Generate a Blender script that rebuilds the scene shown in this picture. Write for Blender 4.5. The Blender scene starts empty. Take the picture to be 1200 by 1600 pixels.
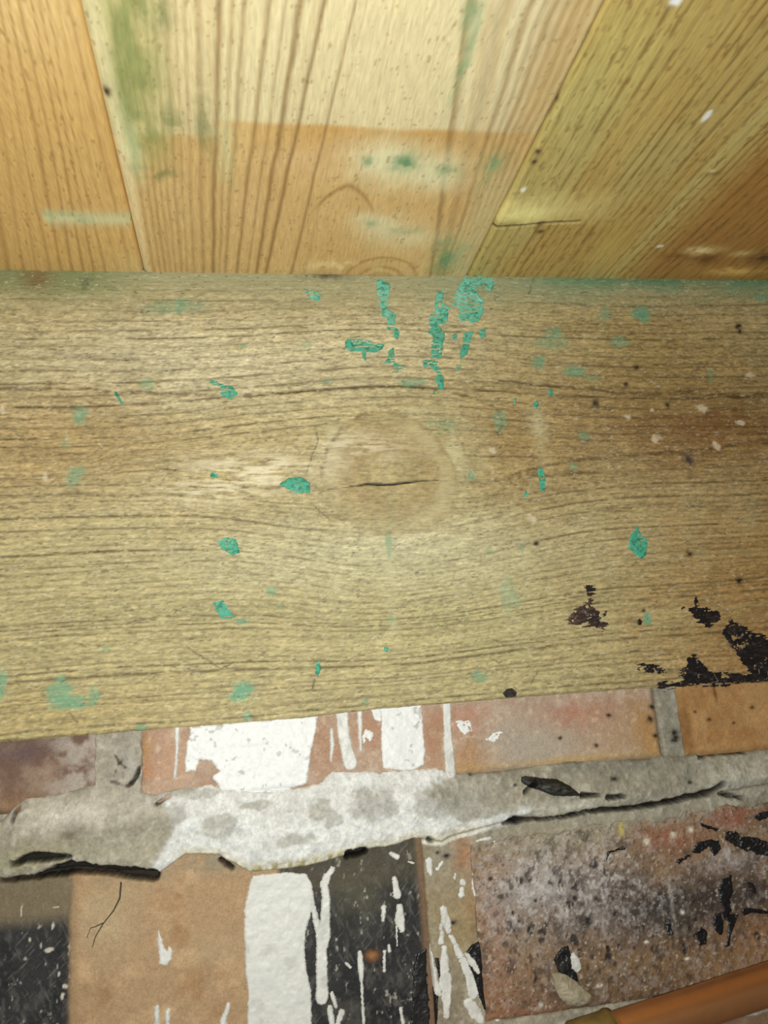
import bpy, math
import numpy as np

# ------------------------------------------------------------------ camera, light, exposure
D = 350.0                                   # camera to beam face, mm
VP1 = np.array([388., 1110.]); VP2 = np.array([8150., 533.])     # surveyed vanishing points (1200x1600)
FPX = math.sqrt(-float((VP1 - [600, 800]) @ (VP2 - [600, 800])))
def _ray(u, v): return np.array([u - 600., -(v - 800.), -FPX])
_X = _ray(*VP2); _X /= np.linalg.norm(_X)
_Y = _ray(*VP1); _Y /= np.linalg.norm(_Y)
_Z = np.cross(_X, _Y)
R = np.array([_X, _Y, _Z])                  # camera -> world

sc = bpy.context.scene
C = sc.collection
cam = bpy.data.cameras.new('camera')
cam.sensor_fit = 'VERTICAL'; cam.sensor_height = 24.0; cam.sensor_width = 18.0
cam.lens = FPX / 1600 * 24.0
cam.clip_start = 0.005; cam.clip_end = 50
cam.dof.use_dof = True; cam.dof.focus_distance = 0.37; cam.dof.aperture_fstop = 13.0
camo = bpy.data.objects.new('camera', cam); C.objects.link(camo)
from mathutils import Matrix, Vector
M4 = Matrix(((R[0][0], R[0][1], R[0][2], 0), (R[1][0], R[1][1], R[1][2], -D / 1000), (R[2][0], R[2][1], R[2][2], 0), (0, 0, 0, 1)))
camo.matrix_world = M4
sc.camera = camo

w = bpy.data.worlds.new('world'); sc.world = w; w.use_nodes = True
w.node_tree.nodes['Background'].inputs[0].default_value = (1.0, 0.97, 0.92, 1)
w.node_tree.nodes['Background'].inputs[1].default_value = 0.10

# the phone's torch, a little below and left of the lens, with its own soft cone
ld = bpy.data.lights.new('torch', 'SPOT'); ld.energy = 5.1; ld.color = (0.975, 1.0, 0.965)
ld.shadow_soft_size = 0.006; ld.spot_size = math.radians(150); ld.spot_blend = 1.0
lo = bpy.data.objects.new('torch', ld); C.objects.link(lo)
lo.location = (-0.016, -0.352, -0.012)
lo.rotation_euler = (Vector((0.030, 0.0, 0.085)) - Vector(lo.location)).to_track_quat('-Z', 'Y').to_euler()

sc.view_settings.view_transform = 'Standard'; sc.view_settings.look = 'None'
sc.view_settings.exposure = 0.0; sc.view_settings.gamma = 1.0; sc.view_settings.use_curve_mapping = False

# ------------------------------------------------------------------ survey: photo pixel <-> mm on the wall / ceiling
def wall(u, v):
    u = np.asarray(u, float); v = np.asarray(v, float)
    r = np.stack([u - 600., -(v - 800.), np.full_like(u, -FPX)], -1) @ R.T
    t = D / r[..., 1]
    return r[..., 0] * t, r[..., 2] * t
ZC = float(wall(600, 430)[1])
def ceil(u, v):                             # x and distance out from the beam (0 = at the beam)
    u = np.asarray(u, float); v = np.asarray(v, float)
    r = np.stack([u - 600., -(v - 800.), np.full_like(u, -FPX)], -1) @ R.T
    t = ZC / r[..., 2]
    return r[..., 0] * t, D - r[..., 1] * t
PX = 0.27                                   # mm per photo pixel near the middle of the wall

# ------------------------------------------------------------------ numpy noise
def _hash(ix, iy, seed):
    h = (ix.astype(np.int64) * 374761393 + iy.astype(np.int64) * 668265263 + seed * 1442695041) & 0xffffffff
    h = ((h ^ (h >> 13)) * 1274126177) & 0xffffffff
    h = h ^ (h >> 16)
    return (h & 0xffffff) / float(0xffffff)
def vnoise(x, y, seed=0):
    ix = np.floor(x); iy = np.floor(y); fx = x - ix; fy = y - iy
    fx = fx * fx * (3 - 2 * fx); fy = fy * fy * (3 - 2 * fy)
    a = _hash(ix, iy, seed); b = _hash(ix + 1, iy, seed); c = _hash(ix, iy + 1, seed); d = _hash(ix + 1, iy + 1, seed)
    return (a + (b - a) * fx) * (1 - fy) + (c + (d - c) * fx) * fy
def fbm(x, y, s, octv=4, seed=0, sy=None):
    """0..1 fractal noise, feature size s (and sy) in mm"""
    sy = s if sy is None else sy
    t = 0; a = 1.0; n = 0
    X = x / s; Y = y / sy
    for o in range(octv):
        t = t + a * vnoise(X + 17.3 * o, Y - 9.1 * o, seed * 31 + o); n += a
        a *= 0.55; X = X * 2.03; Y = Y * 2.03
    return t / n
_wc = {}
def warp_of(X, Z, anis):
    k = (id(X), anis)
    if k not in _wc:
        _wc[k] = (X, fbm(X, Z, 3.2, 4, 601, 3.2 / anis) - .5, fbm(X, Z, 3.2, 4, 602, 3.2 / anis) - .5, fbm(X, Z, 13, 3, 603) - .5, fbm(X, Z, 13, 3, 604) - .5)
    return _wc[k][1:]
def sst(a, b, x):
    t = np.clip((x - a) / (b - a), 0, 1); return t * t * (3 - 2 * t)
def lin(c):
    c = np.asarray(c, float) / 255.0
    return np.where(c <= 0.04045, c / 12.92, ((c + 0.055) / 1.055) ** 2.4)
def gauss(x, z, cx, cz, rx, rz): return np.exp(-((x - cx) / rx) ** 2 - ((z - cz) / rz) ** 2)
def mix(col, c, m):
    m = np.clip(m, 0, 1)[..., None]
    return col * (1 - m) + (lin(c) if not isinstance(c, np.ndarray) else c) * m

def sd_poly(x, z, P):
    """signed distance to polygon (negative inside); P list of (x, z)"""
    P = np.asarray(P, float); n = len(P)
    d2 = np.full(x.shape, 1e18); ins = np.zeros(x.shape, bool)
    for i in range(n):
        ax, az = P[i]; bx, bz = P[(i + 1) % n]
        ex, ez = bx - ax, bz - az; L = ex * ex + ez * ez + 1e-12
        t = np.clip(((x - ax) * ex + (z - az) * ez) / L, 0, 1)
        d2 = np.minimum(d2, (x - ax - t * ex) ** 2 + (z - az - t * ez) ** 2)
        if abs(bz - az) > 1e-12:
            c = ((az > z) != (bz > z)) & (x < (bx - ax) * (z - az) / (bz - az) + ax)
            ins ^= c
    d = np.sqrt(d2); return np.where(ins, -d, d)
def sd_line(x, z, P, W):
    """distance to a polyline minus a width that varies along it"""
    P = np.asarray(P, float); W = np.broadcast_to(np.asarray(W, float), (len(P),))
    d = np.full(x.shape, 1e9)
    for i in range(len(P) - 1):
        ax, az = P[i]; bx, bz = P[i + 1]
        ex, ez = bx - ax, bz - az; L = ex * ex + ez * ez + 1e-12
        t = np.clip(((x - ax) * ex + (z - az) * ez) / L, 0, 1)
        d = np.minimum(d, np.hypot(x - ax - t * ex, z - az - t * ez) - (W[i] + t * (W[i + 1] - W[i])))
    return d
def wp(pts): 
    a = np.asarray(pts, float); x, z = wall(a[:, 0], a[:, 1]); return np.stack([x, z], -1)
def cp(pts):
    a = np.asarray(pts, float); x, y = ceil(a[:, 0], a[:, 1]); return np.stack([x, y], -1)
def zoom(pts, ox, oy, f): return [(ox + a / f, oy + b / f) for a, b in pts]

# ------------------------------------------------------------------ mesh helpers
def mesh_obj(name, V, F, mat, parent=None, col=None, rough=None, smooth=True):
    """V (n,3) in mm, F list of (k,4)/(k,3) arrays or ngon lists"""
    me = bpy.data.meshes.new(name)
    V = np.asarray(V, np.float32) * 0.001
    quads = [np.asarray(f) for f in F if isinstance(f, np.ndarray)]
    ngons = [f for f in F if not isinstance(f, np.ndarray)]
    idx = []; cnt = []
    for q in quads:
        idx.append(q.ravel()); cnt.append(np.full(len(q), q.shape[1]))
    for g in ngons:
        idx.append(np.asarray(g)); cnt.append(np.array([len(g)]))
    idx = np.concatenate(idx).astype(np.int32); cnt = np.concatenate(cnt).astype(np.int32)
    me.vertices.add(len(V)); me.vertices.foreach_set('co', V.ravel())
    me.loops.add(len(idx)); me.loops.foreach_set('vertex_index', idx)
    me.polygons.add(len(cnt))
    st = np.zeros(len(cnt), np.int32); st[1:] = np.cumsum(cnt)[:-1]
    me.polygons.foreach_set('loop_start', st)
    try: me.polygons.foreach_set('loop_total', cnt)
    except Exception: pass
    me.polygons.foreach_set('use_smooth', np.full(len(cnt), smooth))
    if col is not None:
        a = me.attributes.new('col', 'FLOAT_COLOR', 'POINT')
        c4 = np.ones((len(V), 4), np.float32); c4[:, :3] = np.asarray(col).reshape(-1, 3)
        a.data.foreach_set('color', c4.ravel())
    if rough is not None:
        a = me.attributes.new('rough', 'FLOAT', 'POINT')
        a.data.foreach_set('value', np.broadcast_to(np.asarray(rough, np.float32).ravel(), (len(V),)).copy())
    me.materials.append(mat)
    me.update(calc_edges=True); me.validate()
    o = bpy.data.objects.new(name, me); C.objects.link(o)
    if parent is not None: o.parent = parent
    return o
def grid_faces(nr, nc, mask=None, flip=False):
    i = np.arange(nr * nc).reshape(nr, nc)
    q = np.stack([i[:-1, :-1], i[:-1, 1:], i[1:, 1:], i[1:, :-1]], -1).reshape(-1, 4)
    if mask is not None:
        k = mask.ravel()[q].all(1); q = q[k]
    return q[:, ::-1] if flip else q
def compact(V, q, *arrs):
    used = np.unique(q); m = np.full(len(V), -1); m[used] = np.arange(len(used))
    return (V[used], m[q]) + tuple(a[used] for a in arrs)
def slab(name, Xg, Zg, Hg, back, mat, parent, col, rough):
    """closed slab: front grid at y = -H (rows bottom to top), sides and back at y = back"""
    nr, nc = Xg.shape
    Xp = np.pad(Xg, 1, 'edge'); Zp = np.pad(Zg, 1, 'edge'); Yp = np.pad(-Hg, 1, constant_values=back)
    V = np.stack([Xp, Yp, Zp], -1).reshape(-1, 3)
    cp_ = np.pad(col.reshape(nr, nc, 3), ((1, 1), (1, 1), (0, 0)), 'edge').reshape(-1, 3)
    rp = np.pad(np.broadcast_to(rough, (nr, nc)), 1, 'edge').ravel()
    q = grid_faces(nr + 2, nc + 2)
    i = np.arange((nr + 2) * (nc + 2)).reshape(nr + 2, nc + 2)
    rim = list(i[0, :]) + list(i[1:, -1]) + list(i[-1, ::-1][1:]) + list(i[::-1, 0][1:-1])
    return mesh_obj(name, V, [q, rim[::-1]], mat, parent, cp_, rp)
def axis(a, b, lo, hi, fine, coarse=12.0):
    """coordinates lo..hi, finely spaced inside a..b"""
    m = np.arange(a, b + fine, fine)
    l = []; x = a; s = fine
    while x > lo: s = min(s * 1.5, coarse); x -= s; l.append(max(x, lo))
    r = []; x = m[-1]; s = fine
    while x < hi: s = min(s * 1.5, coarse); x += s; r.append(min(x, hi))
    return np.array(l[::-1] + list(m) + r)
def bilin(xs, zs, A, x, z):
    i = np.clip(np.searchsorted(xs, x) - 1, 0, len(xs) - 2); j = np.clip(np.searchsorted(zs, z) - 1, 0, len(zs) - 2)
    fx = np.clip((x - xs[i]) / (xs[i + 1] - xs[i]), 0, 1); fz = np.clip((z - zs[j]) / (zs[j + 1] - zs[j]), 0, 1)
    return (A[j, i] * (1 - fx) + A[j, i + 1] * fx) * (1 - fz) + (A[j + 1, i] * (1 - fx) + A[j + 1, i + 1] * fx) * fz

# ------------------------------------------------------------------ materials
def attr_mat(name, bump_scale, bump=0.3, spec=0.3, vary=0.25, dist=0.0004, coat=0.0):
    m = bpy.data.materials.new(name); m.use_nodes = True
    nt = m.node_tree; N = nt.nodes; L = nt.links
    b = N['Principled BSDF']
    a = N.new('ShaderNodeAttribute'); a.attribute_name = 'col'
    r = N.new('ShaderNodeAttribute'); r.attribute_name = 'rough'
    tc = N.new('ShaderNodeTexCoord'); mp = N.new('ShaderNodeMapping'); mp.inputs['Scale'].default_value = bump_scale
    L.new(tc.outputs['Object'], mp.inputs['Vector'])
    n1 = N.new('ShaderNodeTexNoise'); n1.inputs['Scale'].default_value = 1.0; n1.inputs['Detail'].default_value = 4
    n1.inputs['Roughness'].default_value = 0.65
    L.new(mp.outputs[0], n1.inputs['Vector'])
    mr = N.new('ShaderNodeMapRange'); mr.inputs[1].default_value = 0.25; mr.inputs[2].default_value = 0.75
    mr.inputs[3].default_value = 1 - vary; mr.inputs[4].default_value = 1 + vary
    L.new(n1.outputs['Fac'], mr.inputs[0])
    mx = N.new('ShaderNodeMix'); mx.data_type = 'RGBA'; mx.blend_type = 'MULTIPLY'; mx.inputs['Factor'].default_value = 1
    L.new(a.outputs['Color'], mx.inputs['A']); L.new(mr.outputs[0], mx.inputs['B'])
    L.new(mx.outputs['Result'], b.inputs['Base Color'])
    L.new(r.outputs['Fac'], b.inputs['Roughness'])
    b.inputs['Specular IOR Level'].default_value = spec
    b.inputs['Coat Weight'].default_value = coat
    bp = N.new('ShaderNodeBump'); bp.inputs['Strength'].default_value = bump; bp.inputs['Distance'].default_value = dist
    L.new(n1.outputs['Fac'], bp.inputs['Height']); L.new(bp.outputs[0], b.inputs['Normal'])
    return m
M_beam = attr_mat('weathered_softwood', (160, 900, 1900), 0.55, 0.35, 0.22, 0.0006)
M_board = attr_mat('pine_board', (1500, 140, 900), 0.25, 0.3, 0.16, 0.0004)
M_brick = attr_mat('fired_clay', (1300, 1300, 1300), 0.55, 0.25, 0.22, 0.0005)
M_mortar = attr_mat('lime_mortar', (1100, 1100, 1100), 0.6, 0.15, 0.16, 0.0006)
M_paint = attr_mat('old_gloss_paint', (500, 500, 500), 0.14, 0.4, 0.08, 0.0004)
M_tar = attr_mat('black_tar', (600, 900, 1300), 0.3, 0.5, 0.3, 0.0006)
M_green = attr_mat('green_flaking_paint', (900, 900, 1500), 0.6, 0.4, 0.14, 0.0006)

def tag(o, label, cat=None, group=None, kind=None):
    o['label'] = label
    if cat: o['category'] = cat
    if group: o['group'] = group
    if kind: o['kind'] = kind

def patch(name, parent, mat, sd_fn, bbox, surf, colfn, thick=0.35, wob=0.5, hole=0.0, seed=1, step=0.22, rough=0.45, soft=0.5, rag=.6):
    """a raised crust of paint or tar lying on a surface: cells inside the outline, thinning at its rim"""
    x = np.arange(bbox[0], bbox[1], step); z = np.arange(bbox[2], bbox[3], step)
    if len(x) < 3 or len(z) < 3: return None
    X, Z = np.meshgrid(x, z)
    s = sd_fn(X, Z) + wob * 2 * (fbm(X, Z, 2.2, 4, seed) - 0.5) + rag * (fbm(X, Z, .9, 3, seed + 3, .5) - .5)
    if hole: s = np.maximum(s, (hole - fbm(X, Z, 2.0, 4, seed + 5)) * 6 * (fbm(X, Z, 7, 2, seed + 9) > 0.45))
    inside = s < step * 0.7
    q = grid_faces(len(z), len(x), inside)
    if len(q) == 0: return None
    h = surf(X, Z) + thick * np.clip(-s / soft, -0.3, 1) * (0.8 + 0.4 * fbm(X, Z, 2.4, 3, seed + 2)) + 0.02
    V = np.stack([X, -h, Z], -1).reshape(-1, 3)
    c = colfn(X, Z, s).reshape(-1, 3); r = np.broadcast_to(rough, X.shape).ravel()
    V, q, c, r = compact(V, q, c, r)
    return mesh_obj(name, V, [q], mat, parent, c, r)
def bbox_of(P, m=1.5):
    P = np.asarray(P); return (P[:, 0].min() - m, P[:, 0].max() + m, P[:, 1].min() - m, P[:, 1].max() + m)

# ================================================================== CEILING of pine boards
ceiling = mesh_obj('ceiling', [(-420, -900, ZC + 16), (620, -900, ZC + 16), (620, 60, ZC + 16), (-420, 60, ZC + 16),
                               (-420, -900, ZC + 30), (620, -900, ZC + 30), (620, 60, ZC + 30), (-420, 60, ZC + 30)],
                   [np.array([[3, 2, 1, 0], [4, 5, 6, 7], [0, 1, 5, 4], [1, 2, 6, 5], [2, 3, 7, 6], [3, 0, 4, 7]])], M_board,
                   None, np.tile(lin((150, 120, 75)), (8, 1)), np.full(8, 0.8), smooth=False)
tag(ceiling, 'ceiling of grained pine boards above the timber beam', kind='structure')
XS1 = float(ceil(222, 415)[0]); XS2 = float(ceil(735, 425)[0]); BW = XS2 - XS1
YT = float(ceil(600, 0)[1])
yax = axis(-0.0, YT + 8, -18.0, 900.0, 0.65, 25)      # distance out from the beam

def px_line(ub, ut):
    """grain line that meets the beam at pixel ub and leaves the frame's top edge at pixel ut"""
    x0, y0 = ceil(ub, 422); x1, y1 = ceil(ut, 0)
    return float(x0), float((x1 - x0) / (y1 - y0))
def grain_coord(X, Y, table):
    """bottom-edge pixel coordinate of the grain line through each point"""
    ubs = np.array([t[0] for t in table], float)
    x0 = np.array([px_line(*t)[0] for t in table]); sl = np.array([px_line(*t)[1] for t in table])
    out = np.empty_like(X)
    yy = Y[:, 0]
    for j in range(X.shape[0]):
        yj = np.clip(yy[j], -20, 330)
        out[j] = np.interp(X[j], x0 + sl * yj, ubs)
        k = X[j] > (x0 + sl * yj)[-1]; out[j, k] = ubs[-1] + (X[j, k] - (x0 + sl * yj)[-1]) / PX
        k = X[j] < (x0 + sl * yj)[0]; out[j, k] = ubs[0] + (X[j, k] - (x0 + sl * yj)[0]) / PX
    return out
def ring_lines(g, lines):
    m = np.zeros_like(g)
    for c, wd, s in lines: m = np.maximum(m, s * np.exp(-((g - c) / wd) ** 2))
    return m

def board(xa, xb, colour_fn, fine, gain=(1.34, 1.5, 1.7)):
    xs = np.linspace(xa + 0.25, xb - 0.25, max(4, int((xb - xa) / (0.6 if fine else 6))))
    X, Y = np.meshgrid(xs, yax)
    e = np.minimum(X - xa, xb - X)
    H = -1.6 * np.clip(1 - e / 1.8, 0, 1)                          # chamfered long edges
    col, dh = colour_fn(X, Y)
    col = np.clip(col * np.array(gain), 0, .93)
    col = col * (.9 + .2 * fbm(X, Y, 1.0, 3, 611, 5))[..., None]
    H = H + dh
    # front grid faces down: build as a slab in (x, y) and turn it
    nr, nc = X.shape
    Xp = np.pad(X, 1, 'edge'); Yp = np.pad(-Y, 1, 'edge'); Zp = np.pad(ZC - H, 1, constant_values=ZC + 15.8)
    V = np.stack([Xp, Yp, Zp], -1).reshape(-1, 3)
    cc = np.pad(col, ((1, 1), (1, 1), (0, 0)), 'edge').reshape(-1, 3)
    i = np.arange((nr + 2) * (nc + 2)).reshape(nr + 2, nc + 2)
    rim = list(i[0, :]) + list(i[1:, -1]) + list(i[-1, ::-1][1:]) + list(i[::-1, 0][1:-1])
    return mesh_obj('board', V, [grid_faces(nr + 2, nc + 2), rim[::-1]], M_board, ceiling, cc, np.full(len(V), 0.5))

def ringify(g, period, seed, X, Y, sharp=3.0):
    """irregular dark late-wood lines about every `period` units of the grain coordinate"""
    wv = g / period + 0.9 * (fbm(g, Y, period * 3.1, 2, seed, 160) - 0.5) * 2
    s = np.abs(((wv + 0.5) % 1.0) - 0.5) * 2           # 0 at a line
    k = np.floor(wv + 0.5)
    amp = 0.35 + 0.65 * _hash(k, k * 0, seed + 3)
    return amp * np.exp(-(s * sharp) ** 2)
def flecks(X, Y, sx, sy, seed, th=0.8):
    n = fbm(X, Y, sx, 2, seed, sy); return sst(th, th + 0.12, n)
def cspot(X, Y, u, v, ru, rv):
    """soft spot at photo pixel (u, v) with pixel radii, on the ceiling plane"""
    cx, cy = ceil(u, v); ax, _ = ceil(u + ru, v); _, by = ceil(u, v - rv)
    rx, ry = abs(ax - cx), abs(by - cy); m = min(rx, ry)
    a, b, c, d = warp_of(X, Y, .6)
    k = min(m, 4.0) * 1.4; q = max(m - 3, 0) * .9
    return gauss(X + k * a + q * c, Y + k * b + q * d, cx, cy, rx, ry)

PALE = (222, 202, 148); WARM = (192, 152, 92); ORNG = (196, 148, 84); GRN = (120, 140, 92); DARKL = (120, 84, 40)

def col_left(X, Y):
    g = grain_coord(X, Y, [(-300, -520), (0, -75), (110, 25), (215, 118)])
    col = np.ones(X.shape + (3,)) * lin((200, 158, 95))
    col = mix(col, (214, 180, 122), sst(95, 175, Y) * 0.75)
    col = mix(col, (186, 140, 76), fbm(X, Y, 26, 3, 2, 90) * 0.55)
    r = ringify(g, 19, 41, X, Y, 4.2)
    col = mix(col, (132, 90, 44), r * 0.7)
    col = mix(col, (170, 125, 66), ringify(g, 6.5, 42, X, Y, 2.2) * 0.35)
    col = mix(col, (205, 178, 120), sst(30, 0, Y) * 0.35 * sst(-60, -40, X))
    x0, y0 = ceil(62, 340); x1, _ = ceil(200, 340)
    bar = sst(0, 3, X - x0) * sst(x1 + 3, x1, X) * np.exp(-((Y - y0) / 4.5) ** 2)
    col = mix(col, (192, 188, 140), bar * 0.75)
    col = mix(col, (140, 160, 118), bar * sst(0.4, 0.7, fbm(X, Y, 8, 3, 5)) * cspot(X, Y, 100, 340, 30, 14))
    col = mix(col, (120, 88, 46), flecks(X, Y, 0.9, 4, 6, 0.74) * 0.5)
    return col, -0.12 * r
def col_mid(X, Y):
    T = [(215, 120), (240, 170), (258, 205), (290, 268), (318, 306), (333, 340), (352, 380), (370, 420), (400, 465), (415, 505), (455, 555),
         (560, 640), (675, 735), (695, 829), (735, 948)]
    g = grain_coord(X, Y, T)
    vv = sst(0, YT, Y)
    # bulge of the lines near the beam (cathedral figure)
    col = np.ones(X.shape + (3,)) * lin((204, 168, 110))
    x0, yb = ceil(380, 190); _, yb2 = ceil(300, 218)
    edge = Y - float(yb) - 3.0 * (fbm(X, Y, 40, 3, 8) - 0.5) * 2
    xl = float(ceil(340, 190)[0])
    up = sst(-1.5, 2.5, edge - np.where(X < xl, -9, 0)) 
    paletone = np.ones_like(col) * lin((206, 184, 136))
    col = mix(col, paletone, up * (0.75 + 0.25 * sst(xl - 6, xl + 12, X)))
    # brown strip just below the bleached zone, right part
    x5 = float(ceil(480, 200)[0]); x7 = float(ceil(715, 200)[0])
    strip = sst(x5 - 30, x5 + 5, X) * sst(x7 + 6, x7 - 4, X) * (1 - up) * np.exp(-(np.minimum(edge + 8, 0) / 14) ** 2)
    col = mix(col, (182, 134, 68), strip * 0.7)
    col = mix(col, (180, 134, 74), (1 - up) * fbm(X, Y, 18, 3, 9, 60) * 0.6)
    # soft pinkish blotches
    for u, v, ru, rv, s in ((470, 250, 60, 30, .5), (400, 330, 60, 40, .3), (560, 230, 40, 22, .3)):
        col = mix(col, (208, 170, 120), cspot(X, Y, u, v, ru, rv) * s)
    lines = [(228, 3, .4), (240, 2.2, .45), (250, 2, .4), (258, 2.2, .5), (266, 2, .4), (274, 2, .45), (283, 2.4, .5), (292, 2, .4), (303, 3, .4), (318, 3.2, .5),
             (333, 3, .85), (343, 2, .45), (352, 2.4, .6), (370, 2.6, .75), (387, 2, .5), (401, 2.8, .85), (416, 2.8, .9), (456, 2.6, .75), (476, 2, .25),
             (676, 2.6, .7), (688, 3, .4), (697, 2.2, .65), (704, 2, .5), (710, 2.2, .7), (716, 2, .6), (722, 2.2, .75), (728, 2, .6)]
    wig = 5 * (fbm(X, Y, 60, 3, 12, 30) - 0.5)
    r = ring_lines(g + wig, lines)
    col = mix(col, (112, 76, 34), r * 0.85)
    col = mix(col, (170, 128, 68), ringify(g, 7.0, 51, X, Y, 2.2) * 0.28)
    # arch figure between the two sets of lines
    ax, ay = ceil(545, 290)
    u_ = (X - float(ax)); arch = (float(ay) - Y) - 0.085 * u_ ** 2 - 0.35 * np.abs(u_)
    am = sst(0, 4, arch + 4) * sst(22, 14, np.abs(u_ - 2))
    a1 = np.exp(-((arch) / 1.8) ** 2) * sst(15, 8, np.abs(u_))
    col = mix(col, (140, 98, 46), a1 * 0.7)
    bx, by = ceil(592, 440)
    rr = np.hypot((X - float(bx)) / 1.0, (Y - float(by)) / 1.25)
    for k, rd in enumerate((6.5, 11, 17.5)):
        a2 = np.exp(-((rr - rd + 1.2 * (fbm(X, Y, 8, 2, 14) - .5)) / 0.9) ** 2)
        col = mix(col, (146, 104, 50), a2 * (0.55 if k else .4) * sst(-3, 4, Y + 3))
    # algae and pale bloom
    gx = sst(172, 205, g) * sst(300, 250, g) * sst(float(ceil(240, 290)[1]), float(ceil(240, 200)[1]), Y)
    n = fbm(X, Y, 11, 4, 15, 22)
    col = mix(col, (160, 150, 84), gx * 0.55)
    col = mix(col, (118, 122, 66), gx * sst(0.42, 0.68, n) * 0.75)
    for u, v, ru, rv, s in ((240, 22, 24, 22, .8), (166, 125, 12, 34, .6), (178, 180, 16, 30, .55), (320, 195, 14, 60, .5), (205, 265, 14, 12, .6), (250, 272, 30, 10, .5), (270, 190, 16, 20, .45)):
        col = mix(col, (96, 104, 58), cspot(X, Y, u, v, ru, rv) * s * sst(0.3, 0.62, fbm(X, Y, 4, 4, 16)) * 1.2)
    col = mix(col, (176, 178, 128), cspot(X, Y, 205, 235, 16, 50) * 0.7)
    col = mix(col, (196, 190, 138), cspot(X, Y, 352, 230, 12, 60) * 0.5)
    for u, v, ru, rv, s in ((600, 250, 52, 30, 1.), (680, 275, 50, 25, .8), (640, 262, 70, 30, .6), (600, 355, 40, 20, .7), (640, 372, 55, 16, .6), (575, 345, 26, 12, .6)):
        col = mix(col, (214, 202, 156), cspot(X, Y, u, v, ru, rv) * s * 0.8)
    for u, v, ru, rv, s in ((632, 256, 20, 16, .9), (575, 252, 10, 8, .6), (700, 265, 20, 12, .5), (775, 256, 18, 20, .85), (760, 290, 14, 14, .3), (700, 405, 22, 26, .85), (690, 380, 12, 20, .5), (722, 395, 8, 12, .6), (580, 348, 12, 6, .5), (630, 360, 24, 6, .4), (728, 90, 8, 90, .55), (735, 20, 10, 40, .5)):
        col = mix(col, (104, 134, 90), cspot(X, Y, u, v, ru, rv) * s * (0.55 + 0.7 * sst(0.35, 0.6, fbm(X, Y, 5, 3, 18))))
    col = mix(col, (196, 176, 122), sst(690, 715, g) * sst(float(ceil(760, 200)[1]), float(ceil(730, 330)[1]), Y) * 0.55)
    # darker, redder edge wood at the right where the tongue shows
    col = mix(col, (178, 140, 84), sst(702, 722, g) * sst(float(ceil(800, 300)[1]), float(ceil(850, 170)[1]), Y) * 0.6)
    col = mix(col, (228, 202, 150), sst(240, 226, g) * 0.6)  # lit chamfer beside the left seam, painted in as a paler strip
    col = mix(col, (64, 48, 36), cspot(X, Y, 167, 143, 5, 8) * 1.2)
    col = mix(col, (126, 94, 50), flecks(X, Y, 0.8, 2.6, 19, 0.74) * 0.5)
    # chipped pale fibres along the bottom edge
    col = mix(col, (222, 190, 130), cspot(X, Y, 530, 416, 60, 8) * 0.8 * sst(.35, .6, fbm(X, Y, 6, 3, 20)))
    return col, -0.15 * r
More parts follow.
